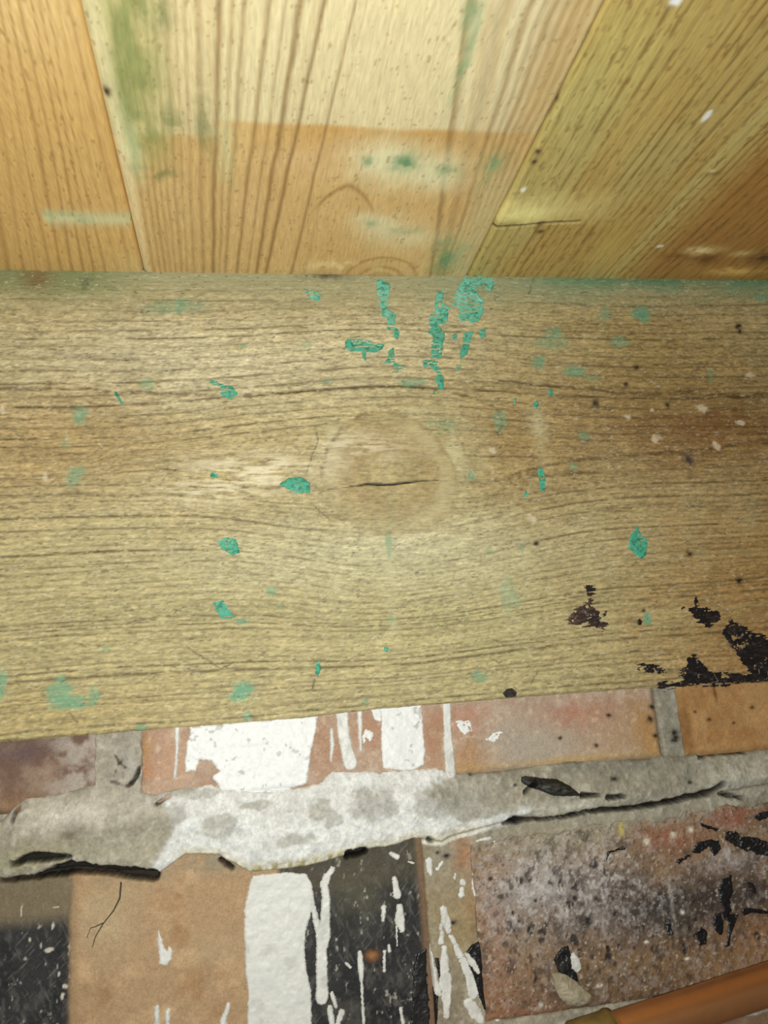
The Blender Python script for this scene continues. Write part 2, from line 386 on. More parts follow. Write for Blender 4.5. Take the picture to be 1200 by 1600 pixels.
def col_right(X, Y):
    T = [(735, 948)] + [(ub, ub + 425 * (.5 + (ub - 735) * .00186)) for ub in (800, 860, 930, 1000, 1080, 1200)]
    g = grain_coord(X, Y, T)
    col = np.ones(X.shape + (3,)) * lin((172, 143, 80))
    col = mix(col, (158, 120, 62), fbm(X, Y, 24, 4, 22, 60) * 0.55)
    col = mix(col, (176, 158, 92), cspot(X, Y, 930, 120, 130, 150) * 0.6)
    col = mix(col, (166, 156, 96), sst(0.45, 0.7, fbm(X, Y, 30, 3, 23, 90)) * 0.5)
    # redder wood towards the far right
    col = mix(col, (150, 98, 46), sst(975, 1030, g) * 0.75)
    col = mix(col, (182, 165, 100), np.exp(-((g - 962) / 12) ** 2) * 0.6)
    wig = 3 * (fbm(X, Y, 40, 3, 24, 20) - 0.5)
    r = ringify(g + wig, 12.5, 61, X, Y, 3.4)
    dash = 0.45 + 0.75 * sst(0.3, 0.62, fbm(X, Y, 3, 3, 25, 9))
    col = mix(col, (104, 74, 32), np.clip(r * dash, 0, 1) * 0.72)
    col = mix(col, (128, 96, 44), ringify(g + wig, 4.2, 62, X, Y, 2.0) * 0.3)
    col = mix(col, (110, 80, 38), flecks(X, Y, 0.9, 3.5, 27, 0.66) * 0.5)
    # scarred knot with a dark slit
    P = cp([(770, 356), (810, 353), (850, 348), (905, 346)])
    s = sd_line(X, Y, P, [.3, .5, .55, .2])
    pal = cspot(X, Y, 815, 335, 50, 18) * 1.1 + cspot(X, Y, 890, 326, 70, 26) * 0.55
    slit_y = float(ceil(830, 351)[1])
    pal = pal * sst(-2, 2, Y - slit_y)
    col = mix(col, (206, 186, 118), pal * 0.85)
    col = mix(col, (46, 32, 18), sst(0.9, 0.0, s) * 0.9)
    col = mix(col, (60, 42, 22), cspot(X, Y, 845, 348, 6, 5)); col = mix(col, (80, 58, 30), cspot(X, Y, 845, 362, 5, 4))
    col = mix(col, (176, 146, 78), cspot(X, Y, 955, 385, 30, 40) * 0.7)
    # knot low at the right
    for u, v, ru, rv, c, s_ in ((1095, 393, 24, 7, (214, 186, 122), .8), (1105, 404, 20, 7, (110, 70, 34), .9), (1150, 408, 22, 9, (150, 104, 52), .7), (1195, 402, 26, 9, (80, 56, 32), .8),
                               (1150, 424, 40, 6, (200, 158, 84), .8), (1055, 400, 30, 5, (112, 76, 36), .6), (1160, 396, 16, 5, (196, 168, 100), .6), (1118, 271, 14, 6, (120, 92, 48), .7), (1112, 267, 8, 3, (204, 180, 118), .6)):
        col = mix(col, c, cspot(X, Y, u, v, ru, rv) * s_ * (0.6 + 0.8 * sst(.3, .6, fbm(X, Y, 3, 3, 28))))
    for u, v, a, b in ((1056, 2, 7, 6), (1104, 182, 4, 7), (1108, 176, 3, 3), (742 + 75, 297, 3, 3), (1031, 385, 3, 2)):
        col = mix(col, (244, 236, 214), cspot(X, Y, u, v, a, b) * 1.4)
    for u, v, a in ((868, 160, 6), (840, 237, 5), (834, 254, 5), (882, 120, 5), (810, 89, 4), (795, 226, 5)):
        col = mix(col, (64, 40, 36), cspot(X, Y, u, v, a, a * .8) * 1.0)
    dh = -0.16 * r * dash - 1.1 * sst(0.9, 0, s) + 0.7 * pal
    return col, dh
def col_plain(X, Y):
    col = np.ones(X.shape + (3,)) * lin((180, 140, 82))
    return mix(col, (140, 100, 52), ringify(X / PX, 16, 71, X, Y, 3) * 0.5), 0 * X
board(XS1 - BW, XS1, col_left, True)
board(XS1, XS2, col_mid, True)
board(XS2, XS2 + BW * 1.08, col_right, True, (1.46, 1.62, 1.82))
board(XS1 - 2 * BW, XS1 - BW, col_plain, False)
board(XS2 + BW * 1.08, XS2 + BW * 2.1, col_plain, False)
board(XS2 + BW * 2.1, XS2 + BW * 3.1, col_plain, False)

# ================================================================== TIMBER BEAM
XL, XR = float(wall(-20, 900)[0]) - 4, float(wall(1230, 600)[0]) + 4
bot = wp([(-300, 1178), (0, 1160), (120, 1150), (350, 1131), (470, 1122), (600, 1107), (700, 1099), (800, 1091), (860, 1086), (1000, 1076), (1200, 1066), (1500, 1046)])
top = wp([(-300, 418), (0, 418), (110, 424), (222, 421), (420, 426), (590, 431), (800, 430), (1000, 433), (1200, 435), (1500, 437)])
bx = axis(XL, XR, -420, 560, 0.50, 2.4)
zb = np.interp(bx, bot[:, 0], bot[:, 1]); zt = np.interp(bx, top[:, 0], top[:, 1])
zb = zb + 0.5 * (fbm(bx, bx * 0, 3, 3, 81) - 0.5); 
NT = int(200 / 0.44)
tt = np.linspace(0, 1, NT)
BX = np.tile(bx, (NT, 1)); BZ = zb[None, :] + (zt + 0.3 - zb)[None, :] * tt[:, None]
KX, KZ = [float(a) for a in wall(610, 742)]
def knot_r(X, Z):                            # 1 on the knot's outline
    a = np.arctan2(Z - KZ, X - KX)
    return np.hypot((X - KX) / 32.0, (Z - KZ) / 27.5) * (1 + 0.06 * np.sin(2 * a + 1) + 0.04 * np.sin(3 * a))
def grain_beam(X, Z):
    """grain coordinate in mm; the lines part around the knot"""
    dz = Z - KZ; dx = X - KX
    sgn = np.where(dz > 0, 1.0, -1.0)
    amp = np.where(dz > 0, 1100.0, 1500.0)
    wd = np.where(dz > 0, 62.0, np.where(dx > 0, 50.0, 44.0))
    A = np.where(dz > 0, .75, 1.15) * amp * np.exp(-(dx / wd) ** 2)
    g = dz * np.abs(dz) / np.sqrt(dz * dz + A + 1e-6) + KZ
    far = sst(120, 40, np.abs(dz))
    g = g * far + Z * (1 - far)
    return g + 1.6 * (fbm(X, Z, 70, 3, 90, 26) - .5) * 2 - 0.012 * dx * sst(0, -60, dz)
def wspot(X, Z, u, v, ru, rv, irr=1.0):
    cx, cz = wall(u, v); ax, _ = wall(u + ru, v); _, bz = wall(u, v - rv)
    rx, rz = abs(ax - cx), abs(bz - cz); m = min(rx, rz)
    a, b, c, d = warp_of(X, Z, 1)
    k = min(m, 4.0) * 1.5 * irr; q = max(m - 3, 0) * 1.1 * irr
    return gauss(X + k * a + q * c, Z + k * b + q * d, cx, cz, rx, rz)
def beam_fields(X, Z):
    G = grain_beam(X, Z); kr = knot_r(X, Z)
    col = np.ones(X.shape + (3,)) * lin((182, 166, 120))
    # broad tones: browner in the middle, greyer and greener below, redder to the right
    for u, v, ru, rv, c, s in ((100, 690, 190, 80, (172, 144, 96), .8), (330, 560, 330, 70, (212, 202, 166), .85), (1120, 660, 210, 75, (136, 98, 58), 1.), (1060, 560, 190, 110, (160, 134, 82), .75),
                              (1180, 900, 230, 160, (158, 120, 68), .95), (1180, 1030, 130, 60, (158, 108, 54), .7), (250, 950, 420, 140, (172, 160, 112), .75), (700, 970, 260, 130, (180, 170, 122), .7),
                              (60, 1120, 260, 50, (170, 150, 96), .7), (600, 860, 280, 60, (202, 196, 160), .85), (320, 780, 260, 60, (190, 174, 130), .6), (620, 520, 140, 60, (208, 194, 154), .75), (820, 700, 90, 100, (162, 130, 80), .6)):
        col = mix(col, c, wspot(X, Z, u, v, ru, rv) * s)
    n1 = fbm(X, G, 40, 4, 91, 7); n2 = fbm(X, G, 14, 4, 92, 1.6)
    col = col * (0.86 + 0.28 * n1)[..., None] * (0.80 + 0.40 * n2)[..., None]
    # short raised fibres
    Gf = .5 * G + .5 * Z
    fb = fbm(X + .6 * Z, Gf, 2.6, 4, 190, .55) - .5; fb2 = fbm(X - .4 * Z, Gf, 1.3, 3, 191, .7) - .5
    col = col * np.clip(1 + 1.0 * fb + .75 * fb2, .45, 1.7)[..., None]
    # growth rings: close below the knot, wider and fainter above
    low = sst(KZ + 4, KZ - 24, G)
    Gw = G + .35 * (fbm(X, G, 5, 3, 192, 3) - .5) + 1.2 * (fbm(X, G, 60, 2, 193, 20) - .5)
    r1 = ringify(Gw, 2.75, 95, X, G * 0, 3.0); r2 = ringify(Gw, 4.6, 96, X, G * 0, 4.6)
    brk = 0.3 + 0.95 * sst(0.32, 0.6, fbm(X, G, 8, 4, 97, 1.0))
    kfade = sst(0.85, 1.25, kr)
    ring = np.clip((r1 * (0.2 + 0.8 * low) * 0.8 + r2 * (1 - low) * 0.7) * brk, 0, 1) * kfade
    ring = ring * (1 - 0.55 * wspot(X, Z, 640, 860, 190, 60)) 
    col = mix(col, (86, 70, 40), np.clip(ring * 0.95, 0, 1))
    pale = np.clip(ringify(Gw + 1.35, 2.75, 98, X, G * 0, 1.8) * low, 0, 1) * kfade
    col = mix(col, (204, 190, 140), pale * 0.28)
    # the few strong lines
    strong = np.zeros_like(X)
    for P, wd, s in (([(-40, 606), (120, 608), (230, 613), (330, 618), (430, 614), (520, 608), (610, 604), (690, 608), (730, 620), (775, 636), (786, 660), (780, 680)], [1.1, 1.0, .9, 1.0, 1.1, .8, .7, .8, 1.0, 1.0, .9, .5], .75),
                     ([(780, 594), (850, 602), (930, 609), (1010, 616), (1080, 612), (1150, 618), (1240, 612)], [.5, .7, .9, 1.2, 1.8, 2.2, 1.6], .85),
                     ([(800, 742), (850, 727), (920, 717), (1010, 709), (1090, 704), (1150, 694), (1240, 690)], [.5, .8, .7, .8, 1.1, 1.5, 1.4], .8),
                     ([(-20, 776), (60, 776), (110, 770), (200, 776), (290, 772)], [.7, .9, .6, .5, .3], .55),
                     ([(-20, 556), (130, 556), (240, 566), (420, 577), (600, 570)], [.5, .6, .6, .5, .3], .4),
                     ([(820, 560), (960, 574), (1120, 566), (1240, 572)], [.4, .6, .6, .6], .5),
                     ([(860, 640), (1010, 655), (1130, 640), (1240, 650)], [.4, .5, .7, .7], .4),
                     ([(900, 800), (1000, 788), (1240, 780)], [.5, .8, .7], .45), ([(870, 770), (1000, 757), (1240, 748)], [.5, .8, .7], .5)):
        P = wp(P); s_ = sd_line(X, Z + 1.6 * (fbm(X, Z, 6, 4, 99) - .5), P, np.array(wd) * .55)
        strong = np.maximum(strong, s * .8 * sst(0.9, -0.4, s_) * (0.25 + .9 * sst(.3, .62, fbm(X, Z, 4, 3, 100, 1.2))))
    col = mix(col, (84, 64, 36), strong)
    col = mix(col, (98, 62, 36), wspot(X, Z, 1150, 655, 170, 36) * .45 * sst(.3, .6, fbm(X, Z, 14, 4, 101, 5)))
    # top strip: grey weathering and a green wash
    dt = np.interp(X[0], bx, zt)[None, :] - Z if X.shape[1] == len(bx) else np.interp(X.ravel(), bx, zt).reshape(X.shape) - Z
    band = sst(24, 1, dt + 8 * (fbm(X, Z, 20, 4, 103, 8) - .5))
    col = mix(col, (168, 166, 128), band * 0.85 * sst(float(wall(1230, 450)[0]), float(wall(700, 450)[0]), X))
    xr = sst(float(wall(620, 450)[0]), float(wall(900, 450)[0]), X)
    gn = sst(.36, .62, fbm(X, Z, 12, 4, 104, 6))
    col = mix(col, (130, 152, 116), sst(20, 0, dt + 7 * (fbm(X, Z, 16, 3, 105) - .5)) * xr * (.45 + .55 * gn))
    col = mix(col, (92, 130, 92), sst(9, 0, dt + 6 * (fbm(X, Z, 12, 3, 106) - .5)) * sst(float(wall(800, 450)[0]), float(wall(980, 450)[0]), X) * .75)
    xl = sst(float(wall(260, 450)[0]), float(wall(120, 450)[0]), X)
    col = mix(col, (120, 132, 84), sst(17, 3, dt + 8 * (fbm(X, Z, 14, 3, 107) - .5)) * xl * .75)
    col = mix(col, (128, 106, 64), wspot(X, Z, 55, 432, 28, 18) * .9)
    col = mix(col, (70, 84, 58), wspot(X, Z, 130, 443, 16, 9) * 1.0 * sst(.35, .6, fbm(X, Z, 4, 3, 108)))
    col = mix(col, (66, 66, 54), (wspot(X, Z, 510, 428, 32, 9) + wspot(X, Z, 225, 416, 22, 8)) * .85)
    # pale bruise right of the knot and dribble stains
    for u, v, ru, rv, s in ((712, 720, 16, 60, .6), (690, 790, 22, 40, .5), (655, 650, 34, 14, .6), (735, 690, 30, 50, .35), (520, 700, 26, 50, .45), (605, 870, 9, 50, .5), (612, 950, 8, 50, .35), (820, 880, 10, 60, .3), (845, 690, 10, 60, .45), (795, 950, 16, 50, .4), (840, 660, 16, 20, .3)):
        col = mix(col, (200, 190, 148), wspot(X, Z, u, v, ru, rv) * s * (.5 + sst(.35, .6, fbm(X, Z, 6, 3, 109, 12))))
    # faded green stains
    for u, v, ru, rv, s in ((380, 1081, 22, 19, .95), (92, 1080, 20, 22, .7), (108, 1098, 34, 12, .75), (147, 1088, 9, 16, .6), (2, 1070, 9, 30, .7), (126, 650, 15, 14, .65), (118, 742, 18, 18, .55), (102, 690, 8, 16, .35), (231, 603, 14, 12, .45),
                            (640, 598, 26, 7, .6), (898, 580, 20, 9, .7), (840, 566, 14, 10, .7), (868, 520, 12, 10, .55), (860, 535, 30, 14, .4), (1003, 492, 16, 12, .9), (968, 535, 16, 10, .6), (945, 488, 10, 14, .5), (1110, 585, 4, 12, .4), (1192, 465, 16, 8, .7), (925, 590, 14, 6, .3), (912, 681, 10, 8, .5), (896, 728, 8, 6, .5),
                            (748, 1057, 14, 14, .5), (612, 800, 8, 40, .25), (607, 850, 6, 26, .5), (610, 967, 8, 6, .5), (1013, 967, 8, 12, .9), (422, 924, 8, 8, .7), (436, 948, 6, 4, .5), (378, 971, 12, 5, .6), (165, 1015, 8, 6, .45), (385, 1118, 8, 8, .7), (220, 1138, 12, 6, .7), (570, 1095, 6, 6, .5), (735, 745, 7, 8, .7), (780, 655, 12, 18, .5), (512, 595, 10, 6, .5), (765, 858, 6, 10, .3), (690, 665, 30, 14, .3), (270, 480, 60, 14, .35), (815, 855, 4, 12, .45), (478, 540, 10, 8, .35), (280, 480, 10, 14, .5), (795, 930, 16, 30, .35), (380, 540, 6, 4, .5)):
        m = wspot(X, Z, u, v, ru, rv)
        col = mix(col, (104, 162, 128), sst(.22, .8, m * (.35 + 1.3 * fbm(X, Z, 2.4, 5, 110, 1.6))) * s * .95)
    # black scratches and specks
    sp = flecks(X + 1.0 * Z, Z, 2.0, 0.6, 111, 0.77); col = mix(col, (78, 64, 40), sp * .6)
    sp2 = sst(.80, .9, fbm(X + .6 * Z, Z, 3.4, 2, 112, .6)); col = mix(col, (60, 50, 32), sp2 * .6)
    sl = sst(.70, .84, fbm(X + Z, Z, 1.6, 2, 113, .6)); col = mix(col, (232, 224, 196), sl * .35)
    for P, wd in (([(250, 838), (280, 845)], .4), ([(290, 1010), (345, 1045), (365, 1035)], .45), ([(118, 836), (140, 842)], .4), ([(490, 790), (515, 812)], .7), ([(492, 1062), (489, 1076)], .8), ([(155, 862), (150, 858)], .7), ([(478, 740), (496, 690), (495, 675)], .8),
                  ([(835, 430), (826, 460)], .4), ([(120, 1128), (108, 1112)], .6), ([(140, 1146), (136, 1150)], .6), ([(183, 921), (180, 925)], .8), ([(160, 1010), (115, 1005)], .35), ([(270, 960), (283, 944)], .35), ([(395, 1060), (430, 1055)], .3), ([(768, 1030), (780, 1036), (790, 1030)], .5), ([(135, 556), (146, 552)], .4),
                  ([(250, 733), (275, 735)], .6), ([(830, 1068), (840, 1050)], .4)):
        s_ = sd_line(X + 1.2 * (fbm(X, Z, 2, 3, 117) - .5), Z + 1.2 * (fbm(X, Z, 2, 3, 114) - .5), wp(P), np.full(len(P), wd * .3 - .1)); col = mix(col, (60, 50, 34), sst(.45, -.1, s_ + .5 * (fbm(X, Z, 1.1, 3, 116) - .4)) * .8)
    for u, v, r_, c in ((838, 850, 4, (50, 36, 30)), (993, 574, 4, (58, 38, 30)), (1153, 509, 5, (54, 34, 30)), (1156, 518, 4, (54, 34, 30)), (1043, 632, 4, (54, 36, 30)), (978, 600, 4, (64, 44, 34)), (1078, 866, 6, (60, 44, 30)), (1155, 907, 5, (40, 32, 28)), (930, 630, 6, (58, 54, 40)), (1074, 716, 8, (66, 58, 58)), (1005, 955, 3, (50, 40, 36))):
        col = mix(col, c, wspot(X, Z, u, v, r_, r_) * 1.1)
    for u, v, a, b in ((392, 605, 9, 8), (1098, 638, 12, 9), (1025, 686, 12, 8), (1120, 696, 10, 9), (1157, 661, 8, 6), (980, 652, 8, 5), (1172, 587, 10, 5), (606, 744, 8, 7), (648, 795, 9, 9), (612, 715, 10, 8), (770, 704, 8, 6), (830, 810, 8, 8), (70, 745, 5, 8), (5, 640, 6, 12), (1020, 640, 5, 3)):
        m = wspot(X, Z, u, v, a, b) * (.5 + fbm(X, Z, 1.6, 3, 115)); col = mix(col, (222, 206, 178), sst(.4, .85, m) * .7)
    # the knot: concentric brown rings and a drying crack
    kin = sst(1.04, .94, kr)
    kc = np.ones_like(col) * lin((172, 156, 112)); kc = kc * (.82 + .36 * fbm(X, Z, 7, 4, 120))[..., None]
    rr = np.sin(kr * 26 + 3 * fbm(X, Z, 10, 3, 121)); kc = mix(kc, (128, 98, 54), sst(.35, 1, rr) * .16 * sst(.1, .4, kr)); kc = kc * np.clip(1 + .8 * fb + .5 * fb2, .5, 1.6)[..., None]; kc = mix(kc, (212, 200, 172), wspot(X, Z, 520, 710, 22, 50) * .6 + wspot(X, Z, 640, 690, 60, 24) * .25)
    kc = mix(kc, (198, 184, 140), np.exp(-((kr - .82 + .25 * (fbm(X, Z, 6, 3, 194) - .5)) / .12) ** 2) * sst(0, 12, X - KX) * .85)
    kc = mix(kc, (152, 116, 66), np.exp(-((kr - .55) / .2) ** 2) * .35)
    col = mix(col, kc, kin * .7)
    rim = np.exp(-((kr - 1.0 + .08 * (fbm(X, Z, 4, 3, 122) - .5)) / .035) ** 2)
    col = mix(col, (96, 78, 48), rim * (.12 + .6 * sst(6, -20, X - KX) * sst(-14, 10, Z - KZ)) * sst(.3, .6, fbm(X, Z, 5, 3, 123)))
    cr = sd_line(X, Z + .5 * (fbm(X, Z, 3, 3, 124) - .5), wp([(490, 767), (540, 762), (575, 757), (605, 758), (635, 755), (660, 752), (690, 751)]), [-.1, .0, .3, .4, .3, .1, -.05])
    crack = sst(.35, -.1, cr); col = mix(col, (38, 28, 16), crack)
    # shine on the wood left of the knot, painted in as pale streaks
    glare = (wspot(X, Z, 400, 735, 95, 26) + .8 * wspot(X, Z, 330, 770, 70, 14) + .6 * wspot(X, Z, 560, 700, 70, 20)) * sst(.36, .62, fbm(X + 2.2 * Z, Z, 7, 4, 125, 1.1))
    col = mix(col, (242, 230, 196), np.clip(glare, 0, 1) * .9)
    lm = 1.0
    H = 1.3 * np.exp(-(np.maximum(kr - .3, 0) / .8) ** 2) + .34 * fb + .22 * fb2 - 0.2 * ring - .35 * strong - 1.6 * crack + .25 * (n2 - .5) + .3 * glare - .2 * rim + .5 * (fbm(X, Z, 26, 3, 126, 9) - .5)
    rough = np.clip(.52 + .2 * (fbm(X, Z, 5, 3, 127) - .5), .3, .9) - .12 * glare
    return col, H, rough
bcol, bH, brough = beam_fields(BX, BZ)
# eased arrises top and bottom
eb = (BZ - zb[None, :]); bH = bH - 1.2 * np.clip(1 - eb / 1.6, 0, 1) ** 2
BY = -bH
beam_back = 60.0
kmask = knot_r(BX, BZ) < 1.0
V = np.stack([BX, BY, BZ], -1)
rows = np.concatenate([V, np.stack([bx, np.full_like(bx, beam_back), zt - .2], -1)[None], np.stack([bx, np.full_like(bx, beam_back), zb + .2], -1)[None]], 0)
colr = np.concatenate([bcol, bcol[-1:], bcol[:1]], 0); rr_ = np.concatenate([brough, brough[-1:], brough[:1]], 0)
nr, nc = rows.shape[:2]
i = np.arange(nr * nc).reshape(nr, nc)
front = grid_faces(NT, nc)
fk = kmask.ravel()[front].all(1)
rest = np.stack([i[[NT - 1, NT, NT + 1], :-1], i[[NT - 1, NT, NT + 1], 1:], i[[NT, NT + 1, 0], 1:], i[[NT, NT + 1, 0], :-1]], -1).reshape(-1, 4)
capL = list(i[::-1, 0]); capR = list(i[:, -1])
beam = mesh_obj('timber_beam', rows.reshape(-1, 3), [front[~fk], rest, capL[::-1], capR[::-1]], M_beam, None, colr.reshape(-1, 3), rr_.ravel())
tag(beam, 'wide weathered timber beam with green paint flecks between boards and brick wall', 'beam')
kv, kq, kcol, krg = compact(V.reshape(-1, 3), front[fk], bcol.reshape(-1, 3), brough.ravel())
knot = mesh_obj('knot', kv, [kq], M_beam, beam, kcol, krg)
knot['label'] = 'oval brown knot with a thin dark drying crack'

def beam_surf(X, Z):
    zbx = np.interp(X, bx, zb); ztx = np.interp(X, bx, zt)
    t = (Z - zbx) / (ztx - zbx)
    return bilin(bx, tt, bH, X, np.clip(t, 0, 1))
def green_col(X, Z, s):
    c = np.ones(X.shape + (3,)) * lin((70, 170, 140))
    up = sst(float(wall(600, 560)[1]), float(wall(600, 450)[1]), Z)
    c = mix(c, (126, 212, 188), up * .7)
    c = mix(c, (36, 112, 90), sst(.48, .7, fbm(X, Z, 1.6, 4, 130, .9)) * .75)
    c = mix(c, (150, 150, 112), sst(.62, .74, fbm(X, Z, 1.4, 3, 132, .6)) * .7)
    c = mix(c, (150, 214, 190), sst(.56, .75, fbm(X, Z, 3.5, 3, 131)) * (.2 + .4 * up))
    return c
Z2 = lambda p: zoom(p, 520, 420, 4.0)
GP = [Z2([(265, 70), (310, 62), (355, 90), (350, 180), (345, 250), (395, 290), (385, 320), (415, 400), (405, 445), (380, 430), (375, 390), (335, 370), (345, 310), (310, 300), (290, 200), (270, 140)]),
      Z2([(75, 460), (95, 440), (200, 430), (260, 460), (325, 470), (310, 500), (270, 522), (205, 520), (205, 570), (190, 560), (180, 518), (110, 520), (80, 495)]),
      Z2([(345, 520), (380, 490), (385, 560), (400, 600), (365, 592), (310, 590), (345, 560)]),
      Z2([(650, 145), (700, 120), (700, 160), (680, 200), (735, 250), (715, 330), (660, 350), (700, 400), (690, 470), (680, 560), (650, 590), (690, 680), (690, 750), (640, 795), (620, 780), (660, 740), (645, 700), (650, 650), (620, 610), (570, 615), (555, 580), (620, 560), (610, 470), (630, 430), (590, 400), (620, 370), (600, 330), (595, 300), (640, 260), (635, 190)]),
      Z2([(780, 120), (830, 50), (980, 45), (1015, 80), (990, 140), (960, 130), (940, 90), (900, 160), (945, 200), (930, 310), (880, 340), (830, 340), (780, 310), (790, 250), (740, 220), (760, 170)]),
      Z2([(810, 400), (880, 390), (860, 450), (840, 540), (800, 560), (790, 520), (815, 470)]),
      Z2([(915, 380), (955, 375), (955, 425), (920, 430)]), Z2([(745, 420), (775, 400), (775, 435), (750, 440)]),
      Z2([(770, 615), (800, 590), (812, 615), (780, 632)]), Z2([(360, 650), (400, 625), (410, 640), (375, 655)]),
      [(472, 449), (482, 452), (495, 455), (502, 462), (500, 470), (488, 469), (480, 460)],
      [(325, 597), (335, 593), (345, 600), (362, 603), (373, 617), (362, 625), (345, 616), (346, 606)],
      [(178, 612), (182, 612), (193, 630), (190, 633)],
      [(327, 741), (333, 735), (340, 740), (339, 746), (332, 746), (330, 750)],
      [(437, 757), (450, 746), (470, 746), (485, 755), (484, 770), (468, 772), (450, 765)],
      [(340, 846), (352, 839), (368, 843), (372, 852), (376, 865), (362, 868), (346, 858)],
      [(335, 940), (350, 938), (356, 952), (370, 965), (345, 968), (336, 955)],
      [(494, 1036), (499, 1030), (502, 1045), (496, 1058), (493, 1052)],
      [(841, 732), (848, 730), (853, 750), (851, 768), (845, 768), (842, 752)],
      [(818, 772), (822, 766), (826, 772), (822, 778)],
      [(982, 848), (985, 838), (995, 820), (1003, 836), (1011, 842), (1010, 866), (1002, 873), (990, 866), (982, 858)],
      [(833, 630), (839, 624), (843, 632), (838, 640), (834, 638)], [(855, 610), (863, 608), (864, 618), (857, 617)],
      [(599, 1012), (608, 1011), (606, 1019), (600, 1018)], [(613, 570), (622, 568), (636, 575), (622, 578)], [(803, 622), (806, 622), (806, 632), (803, 632)]]
for k, P in enumerate(GP):
    W = wp(P)
    patch('green_paint', beam, M_green, lambda X, Z, W=W: sd_poly(X, Z, W), bbox_of(W), beam_surf, green_col, thick=.45, wob=.75 if len(P) > 8 else .5, hole=.33 if k in (3, 4) else .12, rag=.8, seed=140 + k, rough=.42)

# tar smears, broken up along the grain
def tar_col(X, Z, s):
    c = np.ones(X.shape + (3,)) * lin((26, 22, 22))
    return mix(c, (58, 46, 44), sst(.5, .7, fbm(X, Z, 3, 3, 150, 1)) * .6)
def tar_brown(X, Z, s):
    c = np.ones(X.shape + (3,)) * lin((62, 46, 42)); c = mix(c, (110, 88, 70), sst(.45, .65, fbm(X, Z, 4, 4, 151, 1)) * .7)
    return mix(c, (34, 26, 28), wspot(X, Z, 925, 918, 16, 14) + wspot(X, Z, 940, 965, 24, 14) * .9)
Z3 = lambda p: zoom(p, 860, 880, 3.53)
TP = [([(190, 120), (265, 130), (240, 180), (245, 250), (280, 285), (310, 265), (302, 305), (280, 310), (340, 345), (290, 375), (200, 350), (100, 335), (90, 300), (150, 240), (205, 205)], tar_brown, .30),
      ([(765, 265), (795, 235), (800, 180), (815, 240), (930, 265), (935, 310), (880, 355), (820, 330)], tar_col, .38),
      ([(950, 370), (1000, 300), (1030, 330), (1100, 370), (1200, 420), (1260, 460), (1260, 590), (1100, 605), (1060, 560), (1000, 460), (955, 410)], tar_col, .36),
      ([(470, 570), (510, 545), (580, 560), (640, 575), (645, 605), (600, 610), (560, 600), (490, 600)], tar_col, .40),
      ([(600, 662), (690, 660), (720, 640), (695, 600), (755, 575), (755, 520), (800, 512), (830, 540), (880, 600), (960, 612), (1080, 610), (1200, 570), (1280, 560), (1280, 640), (700, 688), (600, 690)], tar_col, .30),
      ([(474, 318), (490, 305), (510, 320), (500, 342), (480, 342)], tar_col, 0), ([(715, 250), (735, 235), (745, 245), (725, 258)], tar_col, 0), ([(1030, 98), (1055, 85), (1058, 92), (1036, 102)], tar_col, 0)]
for k, (P, cf, ho) in enumerate(TP):
    W = wp(Z3(P))
    def sdf(X, Z, W=W, ho=ho, k=k):
        s = sd_poly(X, Z, W)
        if ho: s = s + 5.2 * (fbm(X, Z, 4.5, 4, 160 + k, .9) - (.54 if k in (2, 4) else .48)) + .9 * (fbm(X, Z, 16, 2, 170 + k) - .5)
        return s
    o = patch('tar_smear', beam, M_tar, sdf, bbox_of(W, 2.5), beam_surf, cf, thick=.4, wob=.35, hole=ho, seed=180 + k, rough=.38)
W = wp([(785, 1084), (790, 1077), (800, 1075), (808, 1082), (806, 1089), (790, 1090)])
o = patch('tar_or_hole_shade', beam, M_tar, lambda X, Z: sd_poly(X, Z, W), bbox_of(W), beam_surf, lambda X, Z, s: np.ones(X.shape + (3,)) * lin((46, 44, 46)), thick=2.2, wob=.2, seed=191, rough=.22, soft=2.0)

# ================================================================== BRICK WALL
BF = -2.2                                    # brick face height: behind the beam face
bed_top = wp([(-200, 1300), (0, 1285), (20, 1262), (38, 1248), (100, 1238), (165, 1222), (215, 1236), (240, 1240), (285, 1232), (330, 1228), (400, 1238), (480, 1230), (500, 1224), (520, 1205), (600, 1205), (680, 1200), (720, 1210), (760, 1206), (900, 1190), (1000, 1187), (1035, 1181), (1070, 1182), (1100, 1178), (1200, 1172), (1400, 1152)])
bed_bot = wp([(-200, 1390), (0, 1376), (50, 1371), (110, 1362), (180, 1368), (235, 1370), (250, 1366), (290, 1338), (340, 1340), (390, 1366), (450, 1361), (500, 1352), (560, 1334), (620, 1322), (645, 1312), (690, 1318), (720, 1305), (790, 1287), (850, 1282), (900, 1275), (1000, 1262), (1060, 1252), (1130, 1240), (1200, 1228), (1400, 1200)])
